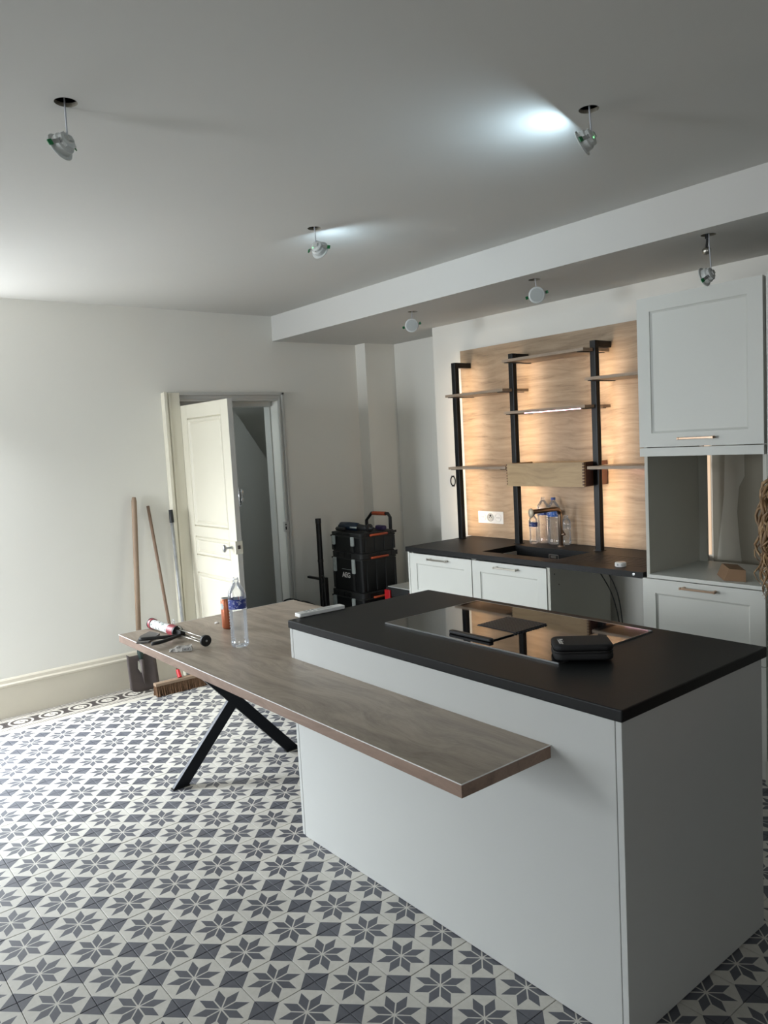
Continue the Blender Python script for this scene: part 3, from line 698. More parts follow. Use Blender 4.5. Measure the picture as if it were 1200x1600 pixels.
for x0, x1, z, lb, led in SHELVES:
    r = thing('oak_shelf', ((x0 + x1) / 2, 4.1, z), lb, 'shelf', 'oak shelves between the black posts'); hw = (x1 - x0) / 2
    # board notched round the posts at its two ends
    n = .0
    bm = BM(); nl = next((p for p, _ in POSTS if abs(p - x0) < .05), None); nr = next((p for p, _ in POSTS if abs(p - x1) < .05), None)
    cx = (x0 + x1) / 2; y0, y1 = YS0 - 4.1, YS1 - 4.1; pa, pb = PY0 - 4.1 - .001, 4.1 - 4.1 + .0035
    P_ = [(-hw, y0), (hw, y0)]
    if nr is not None: q = nr - PW / 2 - cx - .001; P_ += [(hw, pa), (q, pa), (q, pb), (hw, pb)]
    P_ += [(hw, y1), (-hw, y1)]
    if nl is not None: q = nl + PW / 2 - cx + .001; P_ += [(-hw, pb), (q, pb), (q, pa), (-hw, pa)]
    prism(bm, P_, 0, ST); obj('board', bm, 'shelf_oak', r)
    for nn, sg in ((nl, 1), (nr, -1)):
        if nn is None: continue
        xe = nn - cx + sg * (PW / 2 + .001); bm = BM(); a_, b_ = sorted((xe, xe + sg * .030)); box(bm, a_, b_, y0 + .012, y1 - .01, -.0045, -.0003); obj('bracket', bm, 'black_metal', r)
    if led:
        bm = BM()
        if x0 > -3: box(bm, -hw + .1, hw - .03, .07, .078, -.0065, -.0003)
        else: box(bm, -hw + .17, hw - .04, y0 + .012, y0 + .017, -.0050, -.0003)
        obj('glow_strip', bm, led, r)['label'] = 'pinkish white glowing strip'
# dovetailed wooden drawer box hung between the posts
dr = thing('wooden_drawer_box', (-3.245, 4.0, 1.37), 'honey oak dovetailed drawer box mounted between the two right-hand posts', 'drawer'); dl = T(3.245, -4.0, -1.37)
DX0, DX1, DZ0, DZ1 = -3.566, -2.934, 1.3615, 1.5135; DY0_ = 3.945
bm = BM(); box(bm, DX0, DX1, DY0_, DY0_ + .016, DZ0, DZ1, M=dl); fr = obj('front_board', bm, 'box_oak', dr)
for x0, x1 in ((DX0, DX0 + .014), (DX1 - .014, DX1)):
    bm = BM(); a_ = DY0_ + .0165
    if x0 > -3: box(bm, x0 - .0195, x1 - .0195, a_, 4.215, DZ0, DZ1, M=dl)
    else: box(bm, x0, x1, a_, 4.215, DZ0, DZ1, M=dl)
    obj('side_board', bm, 'endgrain' if x0 > -3 else 'box_oak', dr)
bm = BM(); box(bm, DX0 + .014, DX1 - .034, 4.199, 4.215, DZ0, DZ1, M=dl); obj('back_board', bm, 'box_oak', dr)
bm = BM(); box(bm, DX0 + .014, DX1 - .034, DY0_ + .0165, 4.199, DZ0 + .008, DZ0 + .014, M=dl); obj('bottom_board', bm, 'box_oak', dr)
bm = BM()
for k in range(8):
    z = DZ0 + .010 + k * .0183
    for xa, xb in ((DX0 - .0005, DX0 + .006), (DX1 - .012, DX1 + .0005)):
        v = [(xa, z - .002 + .0), (xb, z), (xb, z + .008), (xa, z + .010)] if xa > -3 else [(xa, z), (xb, z - .002), (xb, z + .010), (xa, z + .008)]
        Mx_ = Matrix(((1, 0, 0, 0), (0, 0, 1, 0), (0, 1, 0, 0), (0, 0, 0, 1)))
        prism(bm, v, DY0_ - .0006, DY0_ + .010, dl @ Mx_)
objs('dovetail_pin', bm, 'endgrain', fr)

# sockets on the panel
so = thing('socket_plate', (-3.99, 4.2275, 1.10), 'white triple power socket plate on the oak panel', 'socket'); 
bm = BM(); box(bm, -.126, .126, -.0095, -.0003, -.043, .047); pl = obj('cover_plate', bm, 'white_plastic', so, bevel=.002)
for k in (-1, 0, 1):
    bm = BM(); Mk = T(k * .077, -.0095, .002) @ R(PI / 2, 'X')
    lathe(bm, [(.031, -.001), (.031, .0045), (.0285, .0045), (.026, .0008), (0, .0008)], 28, Mk, cap=False); s = obj('socket_outlet', bm, 'grey_plastic' if k == 0 else 'white_plastic', so)
    bm = BM()
    for dx in (-.0095, .0095): lathe(bm, [(.0034, .0009), (.0034, .0014)], 10, Mk @ T(dx, 0, 0))
    if k == 0: lathe(bm, [(.009, .0009), (.009, .0013)], 14, Mk @ T(.0, .013, 0))
    objs('contact_hole', bm, 'void', s)
# wall box left of the posts
wb = thing('flush_box_ring', (-4.395, 4.2445, 1.37), 'black ring of an open electrical box on the wall left of the first post', 'wall box')
bm = BM()
tube(bm, [(.026 * math.cos(a), -.006, .036 * math.sin(a)) for a in [2 * PI * k / 24 for k in range(25)]], .0042, 8, cap=False); obj('ring', bm, 'blackplastic', wb, smooth=True)
bm = BM()
for z in (-.038, .038): box(bm, -.012, .012, -.010, -.0003, z - .004, z + .004)
objs('fixing_lug', bm, 'blackplastic', wb)

# ---- tall cabinet with open oven niche
TX0, TX1, TY = -2.279, -1.646, 3.535
tc = thing('tall_oven_cabinet', (-1.97, 3.9, 0), 'tall white cabinet with an empty open niche in the middle', 'cabinet'); tm_ = T(1.97, -3.9, 0)
def tbx(name, mat, *b_, par=tc, bevel=0.0):
    bm = BM(); box(bm, *b_, M=tm_); return obj(name, bm, mat, par, bevel=bevel)
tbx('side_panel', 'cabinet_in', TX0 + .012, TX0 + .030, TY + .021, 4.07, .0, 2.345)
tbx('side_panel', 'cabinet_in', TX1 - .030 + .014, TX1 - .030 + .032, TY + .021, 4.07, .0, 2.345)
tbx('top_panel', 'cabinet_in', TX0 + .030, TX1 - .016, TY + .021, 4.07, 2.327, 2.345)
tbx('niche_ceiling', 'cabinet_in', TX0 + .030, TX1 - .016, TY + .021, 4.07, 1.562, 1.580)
tbx('niche_shelf', 'cabinet', TX0 + .030, TX1 - .016, TY + .004, 4.07, .930, .948)
tbx('filler_strip', 'cabinet', TX0, TX1, TY, TY + .019, 1.557, 1.600, bevel=.001)
tbx('plinth', 'cabinet', TX0 + .012, TX1, TY + .06, TY + .078, 0, .11)
tbx('back_rail', 'cabinet_in', TX0 + .030, TX0 + .075, 4.052, 4.068, .948, 1.562)
shaker(tc, tm_, TX0, TX1, TY, 1.604, 2.349, 'flap_door', rail=.070, hz=1.643, hx=-1.960, hl=.185, hmat='bronze')
shaker(tc, tm_, TX0, TX1, TY, .572, .926, 'drawer', rail=.072, hz=.902 - .003, hx=-1.964, hl=.185, hmat='bronze')
shaker(tc, tm_, TX0, TX1, TY, .120, .568, 'drawer', rail=.072)
# plasterboard wall surface behind the niche with a filler stripe
pw = BM(); box(pw, -2.268, -1.40, 4.2385, 4.2446, .2, 2.3); pw = struct('trim_2', pw, 'plaster')
bm = BM(); out_ = [(-2.245, .93), (-2.103, .93), (-2.113, 1.03), (-2.125, 1.21), (-2.112, 1.35), (-2.080, 1.41), (-2.082, 1.60), (-2.19, 1.60), (-2.20, 1.3)]
Mxz = Matrix(((1, 0, 0, 0), (0, 0, 1, 0), (0, 1, 0, 0), (0, 0, 0, 1))); prism(bm, out_, 4.2375, 4.2384, Mxz); obj('filler_patch', bm, 'plaster_patch', pw)
bm = BM(); prism(bm, [(-2.62, .72), (-2.59, .79), (-2.54, .77), (-2.49, .74), (-2.50, .70), (-2.56, .69)], 4.2440, 4.2448, Mxz); struct('trim_3', bm, 'plaster_patch')
# neighbouring tall cabinet, mostly out of the frame
tc2 = thing('tall_larder_cabinet', (-1.33, 3.9, 0), 'tall white cabinet at the right picture edge, mostly behind the woman', 'cabinet'); t2 = T(1.33, -3.9, 0)
bm = BM(); box(bm, -1.628, -1.015, TY + .03, 4.20, .0, 2.345, M=t2); obj('carcass', bm, 'cabinet_in', tc2)
shaker(tc2, t2, -1.631, -1.02, TY, 1.20, 2.352, 'door'); shaker(tc2, t2, -1.631, -1.02, TY, .120, 1.196, 'door')
bm = BM(); box(bm, -1.64, -1.02, TY + .06, TY + .078 - .049, 0, .11, M=t2); obj('plinth', bm, 'cabinet', tc2)

# things on the back worktop
def bottle(name, loc, H, rad, label, lab_mat, lab_z, cap=None, group=None, rings=9, rz=0.0):
    r = thing(name, loc, label, 'bottle', group, rz)
    k = H / .32; neck = .0125; sh = H * .80
    pr = [(rad * .55, .006), (rad * .80, .001), (rad * .97, .010)]
    zt = lab_z[0] - .006; step = (zt - .03) / (rings * 2)
    for i in range(rings * 2 + 1): pr.append((rad * (1.0 if i % 2 == 0 else .87), .03 + step * i))
    hs = H - lab_z[1]
    pr += [(rad * .985, lab_z[0]), (rad * .985, lab_z[1]), (rad, lab_z[1] + .10 * hs), (rad * .96, lab_z[1] + .26 * hs), (rad * .80, lab_z[1] + .42 * hs), (rad * .58, lab_z[1] + .58 * hs), (rad * .40, lab_z[1] + .72 * hs), (neck, H - .020), (neck, H - .016), (neck + .003, H - .015), (neck + .003, H - .012), (neck, H - .011), (neck, H)]
    bm = BM(); lathe(bm, pr, 36, cap=False); v = bm.verts.new((0, 0, .012)); bm.verts.ensure_lookup_table()
    for i in range(36): bm.faces.new((bm.verts[(i + 1) % 36], bm.verts[i], v))
    obj('bottle_body', bm, 'pet', r, smooth=True)
    bm = BM(); lathe(bm, [(rad * .99 + .0006, lab_z[0] + .001), (rad * .99 + .0006, lab_z[1] - .001)], 36, cap=False); obj('label_band', bm, lab_mat, r, smooth=True)
    if cap: bm = BM(); lathe(bm, [(.0155, H - .012), (.0155, H + .003), (.014, H + .004), (0, H + .004)], 24); obj('cap', bm, cap, r)
    return r
bottle('water_bottle', (-3.172, 1.655, .7997), .322, .0415, 'open empty clear plastic water bottle on the grey oak table', 'label_table', (.180, .226), None, None, 11, rz=.0)
GB = 'water bottles behind the tap'
bottle('water_bottle', (-3.497, 4.118, KZ + .0004), .215, .030, 'small water bottle, leftmost of those behind the tap, below the spout end', 'label_navy', (.118, .150), 'cap_blue', GB, 7)
bottle('water_bottle', (-3.462, 4.184, KZ + .0004), .318, .043, 'tall water bottle without a coloured cap behind the copper spout', 'label_navy', (.195, .232), None, GB, 10)
bottle('water_bottle', (-3.358, 4.168, KZ + .0004), .315, .043, 'tall water bottle with a blue cap behind the tap bend', 'label_blue', (.190, .232), 'cap_blue', GB, 10)
bottle('water_bottle', (-3.268, 4.186, KZ + .0004), .200, .030, 'small clear bottle at the right, half hidden by the tap stem', 'petgrey', (.112, .140), None, GB, 7)
wg = thing('plastic_fitting', (-2.492, 3.655, KZ), 'small white plastic fitting at the front right of the black back worktop', 'fitting', None, .4)
bm = BM(); lathe(bm, [(.030, 0.0005), (.031, .003), (.031, .020), (.027, .024), (0, .024)], 24); obj('body', bm, 'white_plastic', wg, bevel=.001)
bm = BM(); box(bm, -.014, -.008, -.0325, -.0300, .008, .018); box(bm, .008, .014, -.0325, -.0300, .008, .018); objs('clip_slot', bm, 'grey_plastic', wg)
# carton in the niche: wedge-sided box
ct = thing('cardboard_box', (-1.90, 3.66, .9482), 'small brown cardboard box with a slanted side, lying in the cabinet niche', 'box')
A0, B0 = Vector((-1.862, 3.575)), Vector((-1.767, 3.600)); dx = (B0 - A0).normalized(); dy = Vector((-.62, .78)).normalized(); Ln = .17
bm = BM(); loc = Vector((-1.90, 3.66))
def cp(s, t_, z): p = A0 + dx * s + dy * t_ - loc; return (p.x, p.y, z)
w = (B0 - A0).length
sec = [(0, 0), (w, 0), (w, .056), (.024, .060)]
va = [bm.verts.new(cp(s, 0, z)) for s, z in sec]; vb = [bm.verts.new(cp(s, Ln, z)) for s, z in sec]
bm.faces.new(va); bm.faces.new(vb[::-1])
for i in range(4): bm.faces.new((va[i], va[(i + 1) % 4], vb[(i + 1) % 4], vb[i]))
obj('carton', bm, 'cardboard', ct, bevel=.0008)
bm = BM(); va = [bm.verts.new(cp(s, t_, z)) for s, t_, z in ((.055, .0, .0592), (.056, .0, .0592), (.056, Ln, .0592), (.055, Ln, .0592))]; bm.faces.new(va); obj('flap_seam', bm, 'endgrain', ct)
# black cables hanging in the appliance gap
for i, (xa, lb) in enumerate(((-2.72, 'left black cable hanging in the gap under the back worktop'), (-2.66, 'right black cable hanging in the gap under the back worktop'))):
    bm = BM(); tube(bm, bez((xa, 3.75, .914), (xa + .02, 3.85, .75), (-2.80 + i * .01, 4.10, .70), (-2.84 + i * .012, 4.18, .02), 14), .0035, 8)
    tag(obj('power_cable', bm, 'blackcable', smooth=True), lb, 'cable')

# ================================================================== THINGS ON ISLAND AND TABLE
rm = thing('remote_control', (-2.838, 1.885, .9632), 'white remote control on the left end of the black island worktop', 'remote control', None, math.radians(90 - 3))
bm = BM(); prism(bm, rrect(-.118, .118, -.024, .024, .008), .0003, .017); rb = obj('case', bm, 'white_plastic', rm, bevel=.003)
bm = BM(); box(bm, -.018, .060, -.016, .016, .0170, .0176); obj('display_window', bm, 'grey_plastic', rm, bevel=0)
for i in range(6):
    bm = BM(); lathe(bm, [(.0055, 0), (.0055, .0018), (0, .002)], 12, T(-.035 - .02 * (i // 2), -.009 + .018 * (i % 2), .017)); obj('button', bm, 'grey_plastic', rm)
cs = thing('zip_case', (-1.555, 2.05, .9676), 'black zipped fabric case with small white lettering on the cooktop', 'case', None, math.radians(45))
for nm, z0, z1, mt, e in (('lower_shell', .0004, .026, 'navy_black', 0), ('zip_band', .026, .031, 'blackcable', -.004), ('upper_shell', .031, .052, 'navy_black', 0)):
    if 'navy_black' not in MAT: MAT['navy_black'] = basic('black_nylon_fabric', '0b0b0c', .7, var=.3, scale=40, bump=.3)
    bm = BM(); prism(bm, rrect(-.095 - e * 0, .095, -.065, .065, .028, 8), z0, z1); o = obj(nm, bm, mt, cs, bevel=.009 if mt == 'navy_black' else .001, seg=4)
text_obj('white_lettering', 'Pulsar', .026, 'white_plastic', T(-.068, -.012, .0525) @ R(math.radians(-88), 'Z'), cs, .0003)
# skeleton gun with cartridge
gun = thing('caulking_gun', (-3.52, 1.52, .7997), 'skeleton caulking gun loaded with a white printed cartridge, on the table corner', 'caulking gun')
gm = T(3.52, -1.52, -.7997); ax0, ax1 = Vector((-3.868, 1.520, .828)), Vector((-3.28, 1.545, .828)); d = (ax1 - ax0).normalized()
def along(t_): return ax0 + d * t_
Mg = gm @ T(*ax0) @ frame_to(d)
bm = BM(); lathe(bm, [(.0235, .012), (.0235, .235)], 28, Mg); c_ = obj('cartridge', bm, 'cart', gun, smooth=False, bevel=.001)
bm = BM(); lathe(bm, [(.0268, .0), (.0272, .003), (.0272, .022), (.0250, .0225)], 28, Mg); lathe(bm, [(.0272, .215), (.0272, .275), (.024, .280)], 28, Mg); objs('end_collar', bm, 'redlabel', gun)
bm = BM(); lathe(bm, [(.0282, -.006), (.0282, .0)], 28, Mg); lathe(bm, [(.0285, .280), (.0285, .292), (.010, .294)], 28, Mg)
objs('frame_collar', bm, 'blackplastic', gun); bm = BM(); box(bm, -.012, .012, -.014, .014, .294, .345, M=Mg); obj('grip_block', bm, 'blackplastic', gun)
for o_ in ((0, .013), (-.011, -.009), (.011, -.009)):
    bm = BM(); tube(bm, [Mg @ Vector((o_[0], o_[1], .294)), Mg @ Vector((o_[0], o_[1], .565))], .0037, 10); obj('plunger_rod', bm, 'chrome', gun, smooth=True)
bm = BM(); lathe(bm, [(.0255, .562), (.0265, .565), (.0265, .577), (.0, .579)], 28, Mg); dk = obj('end_disc', bm, 'blackplastic', gun)
bm = BM(); lathe(bm, [(.005, .579), (.005, .582), (0, .5825)], 12, Mg); obj('disc_screw', bm, 'alu', dk)
for (b_, nm) in (((-3.600, 1.345, .812), 'handle'), ((-3.470, 1.352, .811), 'trigger')):
    p0 = gm @ Vector((-3.53, 1.535, .822)); p3 = gm @ (Vector(b_) + Vector((0, 0, .0115))); 
    bm = BM(); tube(bm, bez(p0, p0 + Vector((.0, -.05, -.004)), p3 + Vector((.03, .05, .002)), p3, 10), [.010] * 4 + [.0115] * 7, 12, squash=.75); obj(nm, bm, 'blackplastic', gun, smooth=True)
bm = BM(); tube(bm, [Mg @ Vector((.0, .02, .30)), Mg @ Vector((-.004, .034, .315)), Mg @ Vector((0, .02, .335))], .004, 8); obj('release_catch', bm, 'chrome', gun)
# slate coloured flat offcut
bm = BM(); prism(bm, [(-3.615, 1.335), (-3.585, 1.385), (-3.705, 1.492), (-3.800, 1.478), (-3.735, 1.400)], .0006, .0075, T(3.69, -1.41, 0)); tag(obj('scraper_plate', bm, 'slate', loc=(-3.69, 1.41, .7997), bevel=.001), 'thin dark grey flat plate at the left corner of the table', 'plate')
# crumpled packet
pk = thing('crumpled_packet', (-3.325, 1.432, .7997), 'crumpled pale printed packet at the table edge in front of the caulking gun', 'packet', None, math.radians(62))
bm = BM(); random.seed(3)
vs_ = {}
nx, ny = 6, 4
for i in range(nx + 1):
    for j in range(ny + 1):
        for k in (0, 1):
            x = -.050 + .100 * i / nx; y = -.025 + .050 * j / ny; edge = (i in (0, nx)) or (j in (0, ny))
            z = .0012 if k == 0 else (.0025 if edge and j in (0, ny) else .018 + .006 * random.random() - .010 * (i == 0) - .007 * (i == 1))
            if k == 0 and not edge: z = .0005
            vs_[i, j, k] = bm.verts.new((x + random.uniform(-.003, .003), y * (.75 if i < 2 else 1) + random.uniform(-.002, .002), z))
for i in range(nx):
    for j in range(ny):
        bm.faces.new((vs_[i, j, 1], vs_[i + 1, j, 1], vs_[i + 1, j + 1, 1], vs_[i, j + 1, 1])); bm.faces.new((vs_[i, j, 0], vs_[i, j + 1, 0], vs_[i + 1, j + 1, 0], vs_[i + 1, j, 0]))
for i in range(nx):
    for j in (0, ny): bm.faces.new((vs_[i, j, 0], vs_[i + 1, j, 0], vs_[i + 1, j, 1], vs_[i, j, 1]))
for j in range(ny):
    for i in (0, nx): bm.faces.new((vs_[i, j, 0], vs_[i, j + 1, 0], vs_[i, j + 1, 1], vs_[i, j, 1]))
obj('foil_wrap', bm, 'packet', pk)
bm = BM(); box(bm, .010, .044, -.0262, -.0255, .004, .018); lb_ = obj('print_panel', bm, 'white_plastic', pk)
bm = BM()
for a_ in ((.010, .044, .004, .0055), (.010, .044, .0165, .018), (.010, .0115, .004, .018), (.0425, .044, .004, .018)): box(bm, a_[0], a_[1], -.0268, -.0262, a_[2], a_[3])
for k in range(4): box(bm, .015 + k * .0065, .0195 + k * .0065, -.0268, -.0262, .008, .014)
objs('black_print', bm, 'void', lb_)
random.seed(11)
# can
cn = thing('drink_can', (-3.550, 1.790, .7997), 'slim orange drink can beside the empty water bottle', 'can')
bm = BM(); lathe(bm, [(.021, .0005), (.0235, .002), (.0285, .009), (.029, .014), (.029, .142), (.0255, .153), (.0240, .155)], 32, cap=False); obj('can_body', bm, 'can', cn, smooth=True)
bm = BM(); lathe(bm, [(.0240, .155), (.0250, .1565), (.0240, .158), (.0220, .1555), (.0220, .153), (0, .153)], 32, cap=False); obj('can_lid', bm, 'alu', cn, smooth=True)
bm = BM(); lathe(bm, [(.009, .1532), (.009, .1545), (0, .1546)], 16, Matrix.Diagonal((.7, 1.2, 1, 1))); obj('pull_tab', bm, 'alu', cn)
bm = BM()
n = 10; a0 = math.radians(-105); a1 = math.radians(-55)
vsr = [[bm.verts.new((.0294 * math.cos(a0 + (a1 - a0) * k / n), .0294 * math.sin(a0 + (a1 - a0) * k / n), .118 + s * .016 * math.sqrt(max(0, 1 - (2 * k / n - 1) ** 2)) )) for k in range(n + 1)] for s in (-1, 1)]
for k in range(n): bm.faces.new((vsr[0][k], vsr[0][k + 1], vsr[1][k + 1], vsr[1][k]))
obj('blue_emblem', bm, 'latch', cn)
bm = BM(); lathe(bm, [(.010, .0004), (.012, .002), (.010, .006), (.004, .008), (0, .008)], 16); tag(obj('plastic_stopper', bm, 'white_plastic', loc=(-3.700, 1.803, .7997), smooth=True), 'tiny white plastic stopper left of the orange can', 'stopper')
bm = BM(); tube(bm, [(.016 * math.cos(a), 0, .018 + .016 * math.sin(a)) for a in [2 * PI * k / 20 for k in range(21)]], .0022, 8, cap=False); tag(obj('clear_ring', bm, 'petgrey', loc=(-3.835, 1.622, .7999), smooth=True), 'clear plastic ring standing behind the cartridge on the table', 'ring')

# ================================================================== THINGS AT THE LEFT WALL
# shovel
sh = thing('shovel', (-5.43, 2.03, .02), 'long-handled shovel with a worn square steel blade leaning on the left wall', 'shovel')
sl = T(5.43, -2.03, -.02)
base = Vector((-5.372, 2.022, .012)); up_ = (Vector((-5.462, 2.035, .28)) - base).normalized(); side = Vector((0, 1, 0)); nrm = side.cross(up_).normalized()
if nrm.x < 0: nrm = -nrm
bm = BM(); nxs, nzs = 9, 9; grid = {}
for i in range(nxs + 1):
    for j in range(nzs + 1):
        s = -1 + 2 * i / nxs; t_ = j / nzs; wd = .108
        zlo = .030 * (abs(s) ** 4); ztop = .262 - .0 * abs(s) + (.016 if abs(s) > .8 else 0) - .020 * (1 - abs(s)) * 0
        z = zlo + (ztop - zlo) * t_
        for k in (0, 1):
            p = base + side * (s * wd * (1 - .02 * t_)) + up_ * z + nrm * (.012 * s * s - .002 * k + .012 * t_)
            grid[i, j, k] = bm.verts.new(sl @ p)
for i in range(nxs):
    for j in range(nzs):
        bm.faces.new((grid[i, j, 0], grid[i + 1, j, 0], grid[i + 1, j + 1, 0], grid[i, j + 1, 0])); bm.faces.new((grid[i, j, 1], grid[i, j + 1, 1], grid[i + 1, j + 1, 1], grid[i + 1, j, 1]))
for i in range(nxs):
    for j in (0, nzs): bm.faces.new((grid[i, j, 0], grid[i + 1, j, 0], grid[i + 1, j, 1], grid[i, j, 1]))
for j in range(nzs):
    for i in (0, nxs): bm.faces.new((grid[i, j, 0], grid[i, j + 1, 0], grid[i, j + 1, 1], grid[i, j, 1]))
bl = obj('blade', bm, 'rust', sh, smooth=True)
pA = base + up_ * .06 + nrm * .012; pB = base + up_ * .27 + nrm * .014; pC = Vector((-5.447, 2.036, .42)); pD = Vector((-5.545, 2.120, 1.40))
bm = BM(); tube(bm, [sl @ (base + up_ * .215 + nrm * .014), sl @ pB, sl @ pC], [.012, .022, .021], 14); obj('socket', bm, 'shovelsocket', sh, smooth=True)
bm = BM(); tube(bm, [sl @ (base + up_ * .05 + nrm * .012), sl @ (base + up_ * .14 + nrm * .013), sl @ (base + up_ * .225 + nrm * .014)], [.004, .012, .018], 12); obj('rib', bm, 'rust', sh, smooth=True)
bm = BM(); tube(bm, [sl @ pC, sl @ pC.lerp(pD, .5), sl @ pC.lerp(pD, .97), sl @ pD], [.0185, .019, .019, .013], 14); obj('handle', bm, 'ash', sh, smooth=True)
bm = BM(); prism(bm, [(-.012, -.01), (.006, -.045), (.016, -.01), (.010, .035), (-.004, .045)], .0, .001, sl @ Matrix((( nrm.x, side.x, up_.x, 0), (nrm.y, side.y, up_.y, 0), (nrm.z, side.z, up_.z, 0), (0, 0, 0, 1))) if False else sl @ (Matrix.Translation(base + up_ * .175 + nrm * .0165 - side * .022) @ Matrix(((side.x, up_.x, nrm.x, 0), (side.y, up_.y, nrm.y, 0), (side.z, up_.z, nrm.z, 0), (0, 0, 0, 1))))); obj('plaster_splash', bm, 'plaster_patch', bl)
# push broom
br = thing('push_broom', (-5.25, 2.2, 0), 'wide wooden push broom with brown bristles and a thin handle leaning on the wall', 'broom'); bl_ = T(5.25, -2.2, 0)
p0, p1 = Vector((-5.225, 2.035, 0)), Vector((-5.215, 2.44, 0)); dd = (p1 - p0).normalized(); ss = Vector((-dd.y, dd.x, 0))
bm = BM(); 
def bar(bm, z0, z1, w0, w1, off=0.0):
    v = []
    for z, w_ in ((z0, w0), (z1, w1)):
        for q, s in ((p0, -1), (p1, -1), (p1, 1), (p0, 1)): v.append(bm.verts.new(bl_ @ (q + ss * (s * w_ + off) + Vector((0, 0, z)))))
    for a_ in ((0, 3, 2, 1), (4, 5, 6, 7), (0, 1, 5, 4), (1, 2, 6, 5), (2, 3, 7, 6), (3, 0, 4, 7)): bm.faces.new([v[i] for i in a_])
bar(bm, .072, .092, .026, .024); obj('head', bm, 'ash', br, bevel=.003)
bm = BM(); random.seed(5)
for i in range(46):
    for j in range(4):
        b0 = p0 + dd * (.006 + .393 * i / 45) + ss * (-.02 + .0133 * j); tip = b0 + ss * ((j - 1.5) * .009 + random.uniform(-.005, .005)) + dd * random.uniform(-.006, .006)
        tube(bm, [bl_ @ (b0 + Vector((0, 0, .073))), bl_ @ (tip + Vector((0, 0, .001)))], [.0042, .0062], 5)
o = obj('bristles', bm, 'bristle', br); o['kind'] = 'stuff'
pm = p0.lerp(p1, .47) + Vector((0, 0, .095))
bm = BM(); tube(bm, [bl_ @ pm, bl_ @ (pm + Vector((-.03, .0, .05)))], [.016, .014], 12); obj('handle_socket', bm, 'red', br)
bm = BM(); tube(bm, [bl_ @ (pm + Vector((-.03, .0, .05))), bl_ @ Vector((-5.55, 2.222, 1.325))], .0115, 12); obj('handle', bm, 'brownwood', br, smooth=True)
# telescopic pole
po = thing('paint_roller_pole', (-5.46, 2.36, 0), 'paint-splashed aluminium pole with a black tip leaning beside the door frame', 'pole'); pp = T(5.46, -2.36, 0)
a_, b_ = Vector((-5.40, 2.372, .004)), Vector((-5.500, 2.374, 1.285)); u_ = (b_ - a_).normalized()
bm = BM(); tube(bm, [pp @ a_, pp @ a_.lerp(b_, .93)], .0125, 12); obj('tube', bm, 'scuffed', po, smooth=True)
bm = BM(); tube(bm, [pp @ a_.lerp(b_, .925), pp @ a_.lerp(b_, .965)], .0165, 14); obj('collar', bm, 'blackplastic', po)
bm = BM(); tube(bm, [pp @ a_.lerp(b_, .965), pp @ b_], [.0165, .0145], 14); obj('grip_end', bm, 'darkplastic', po)

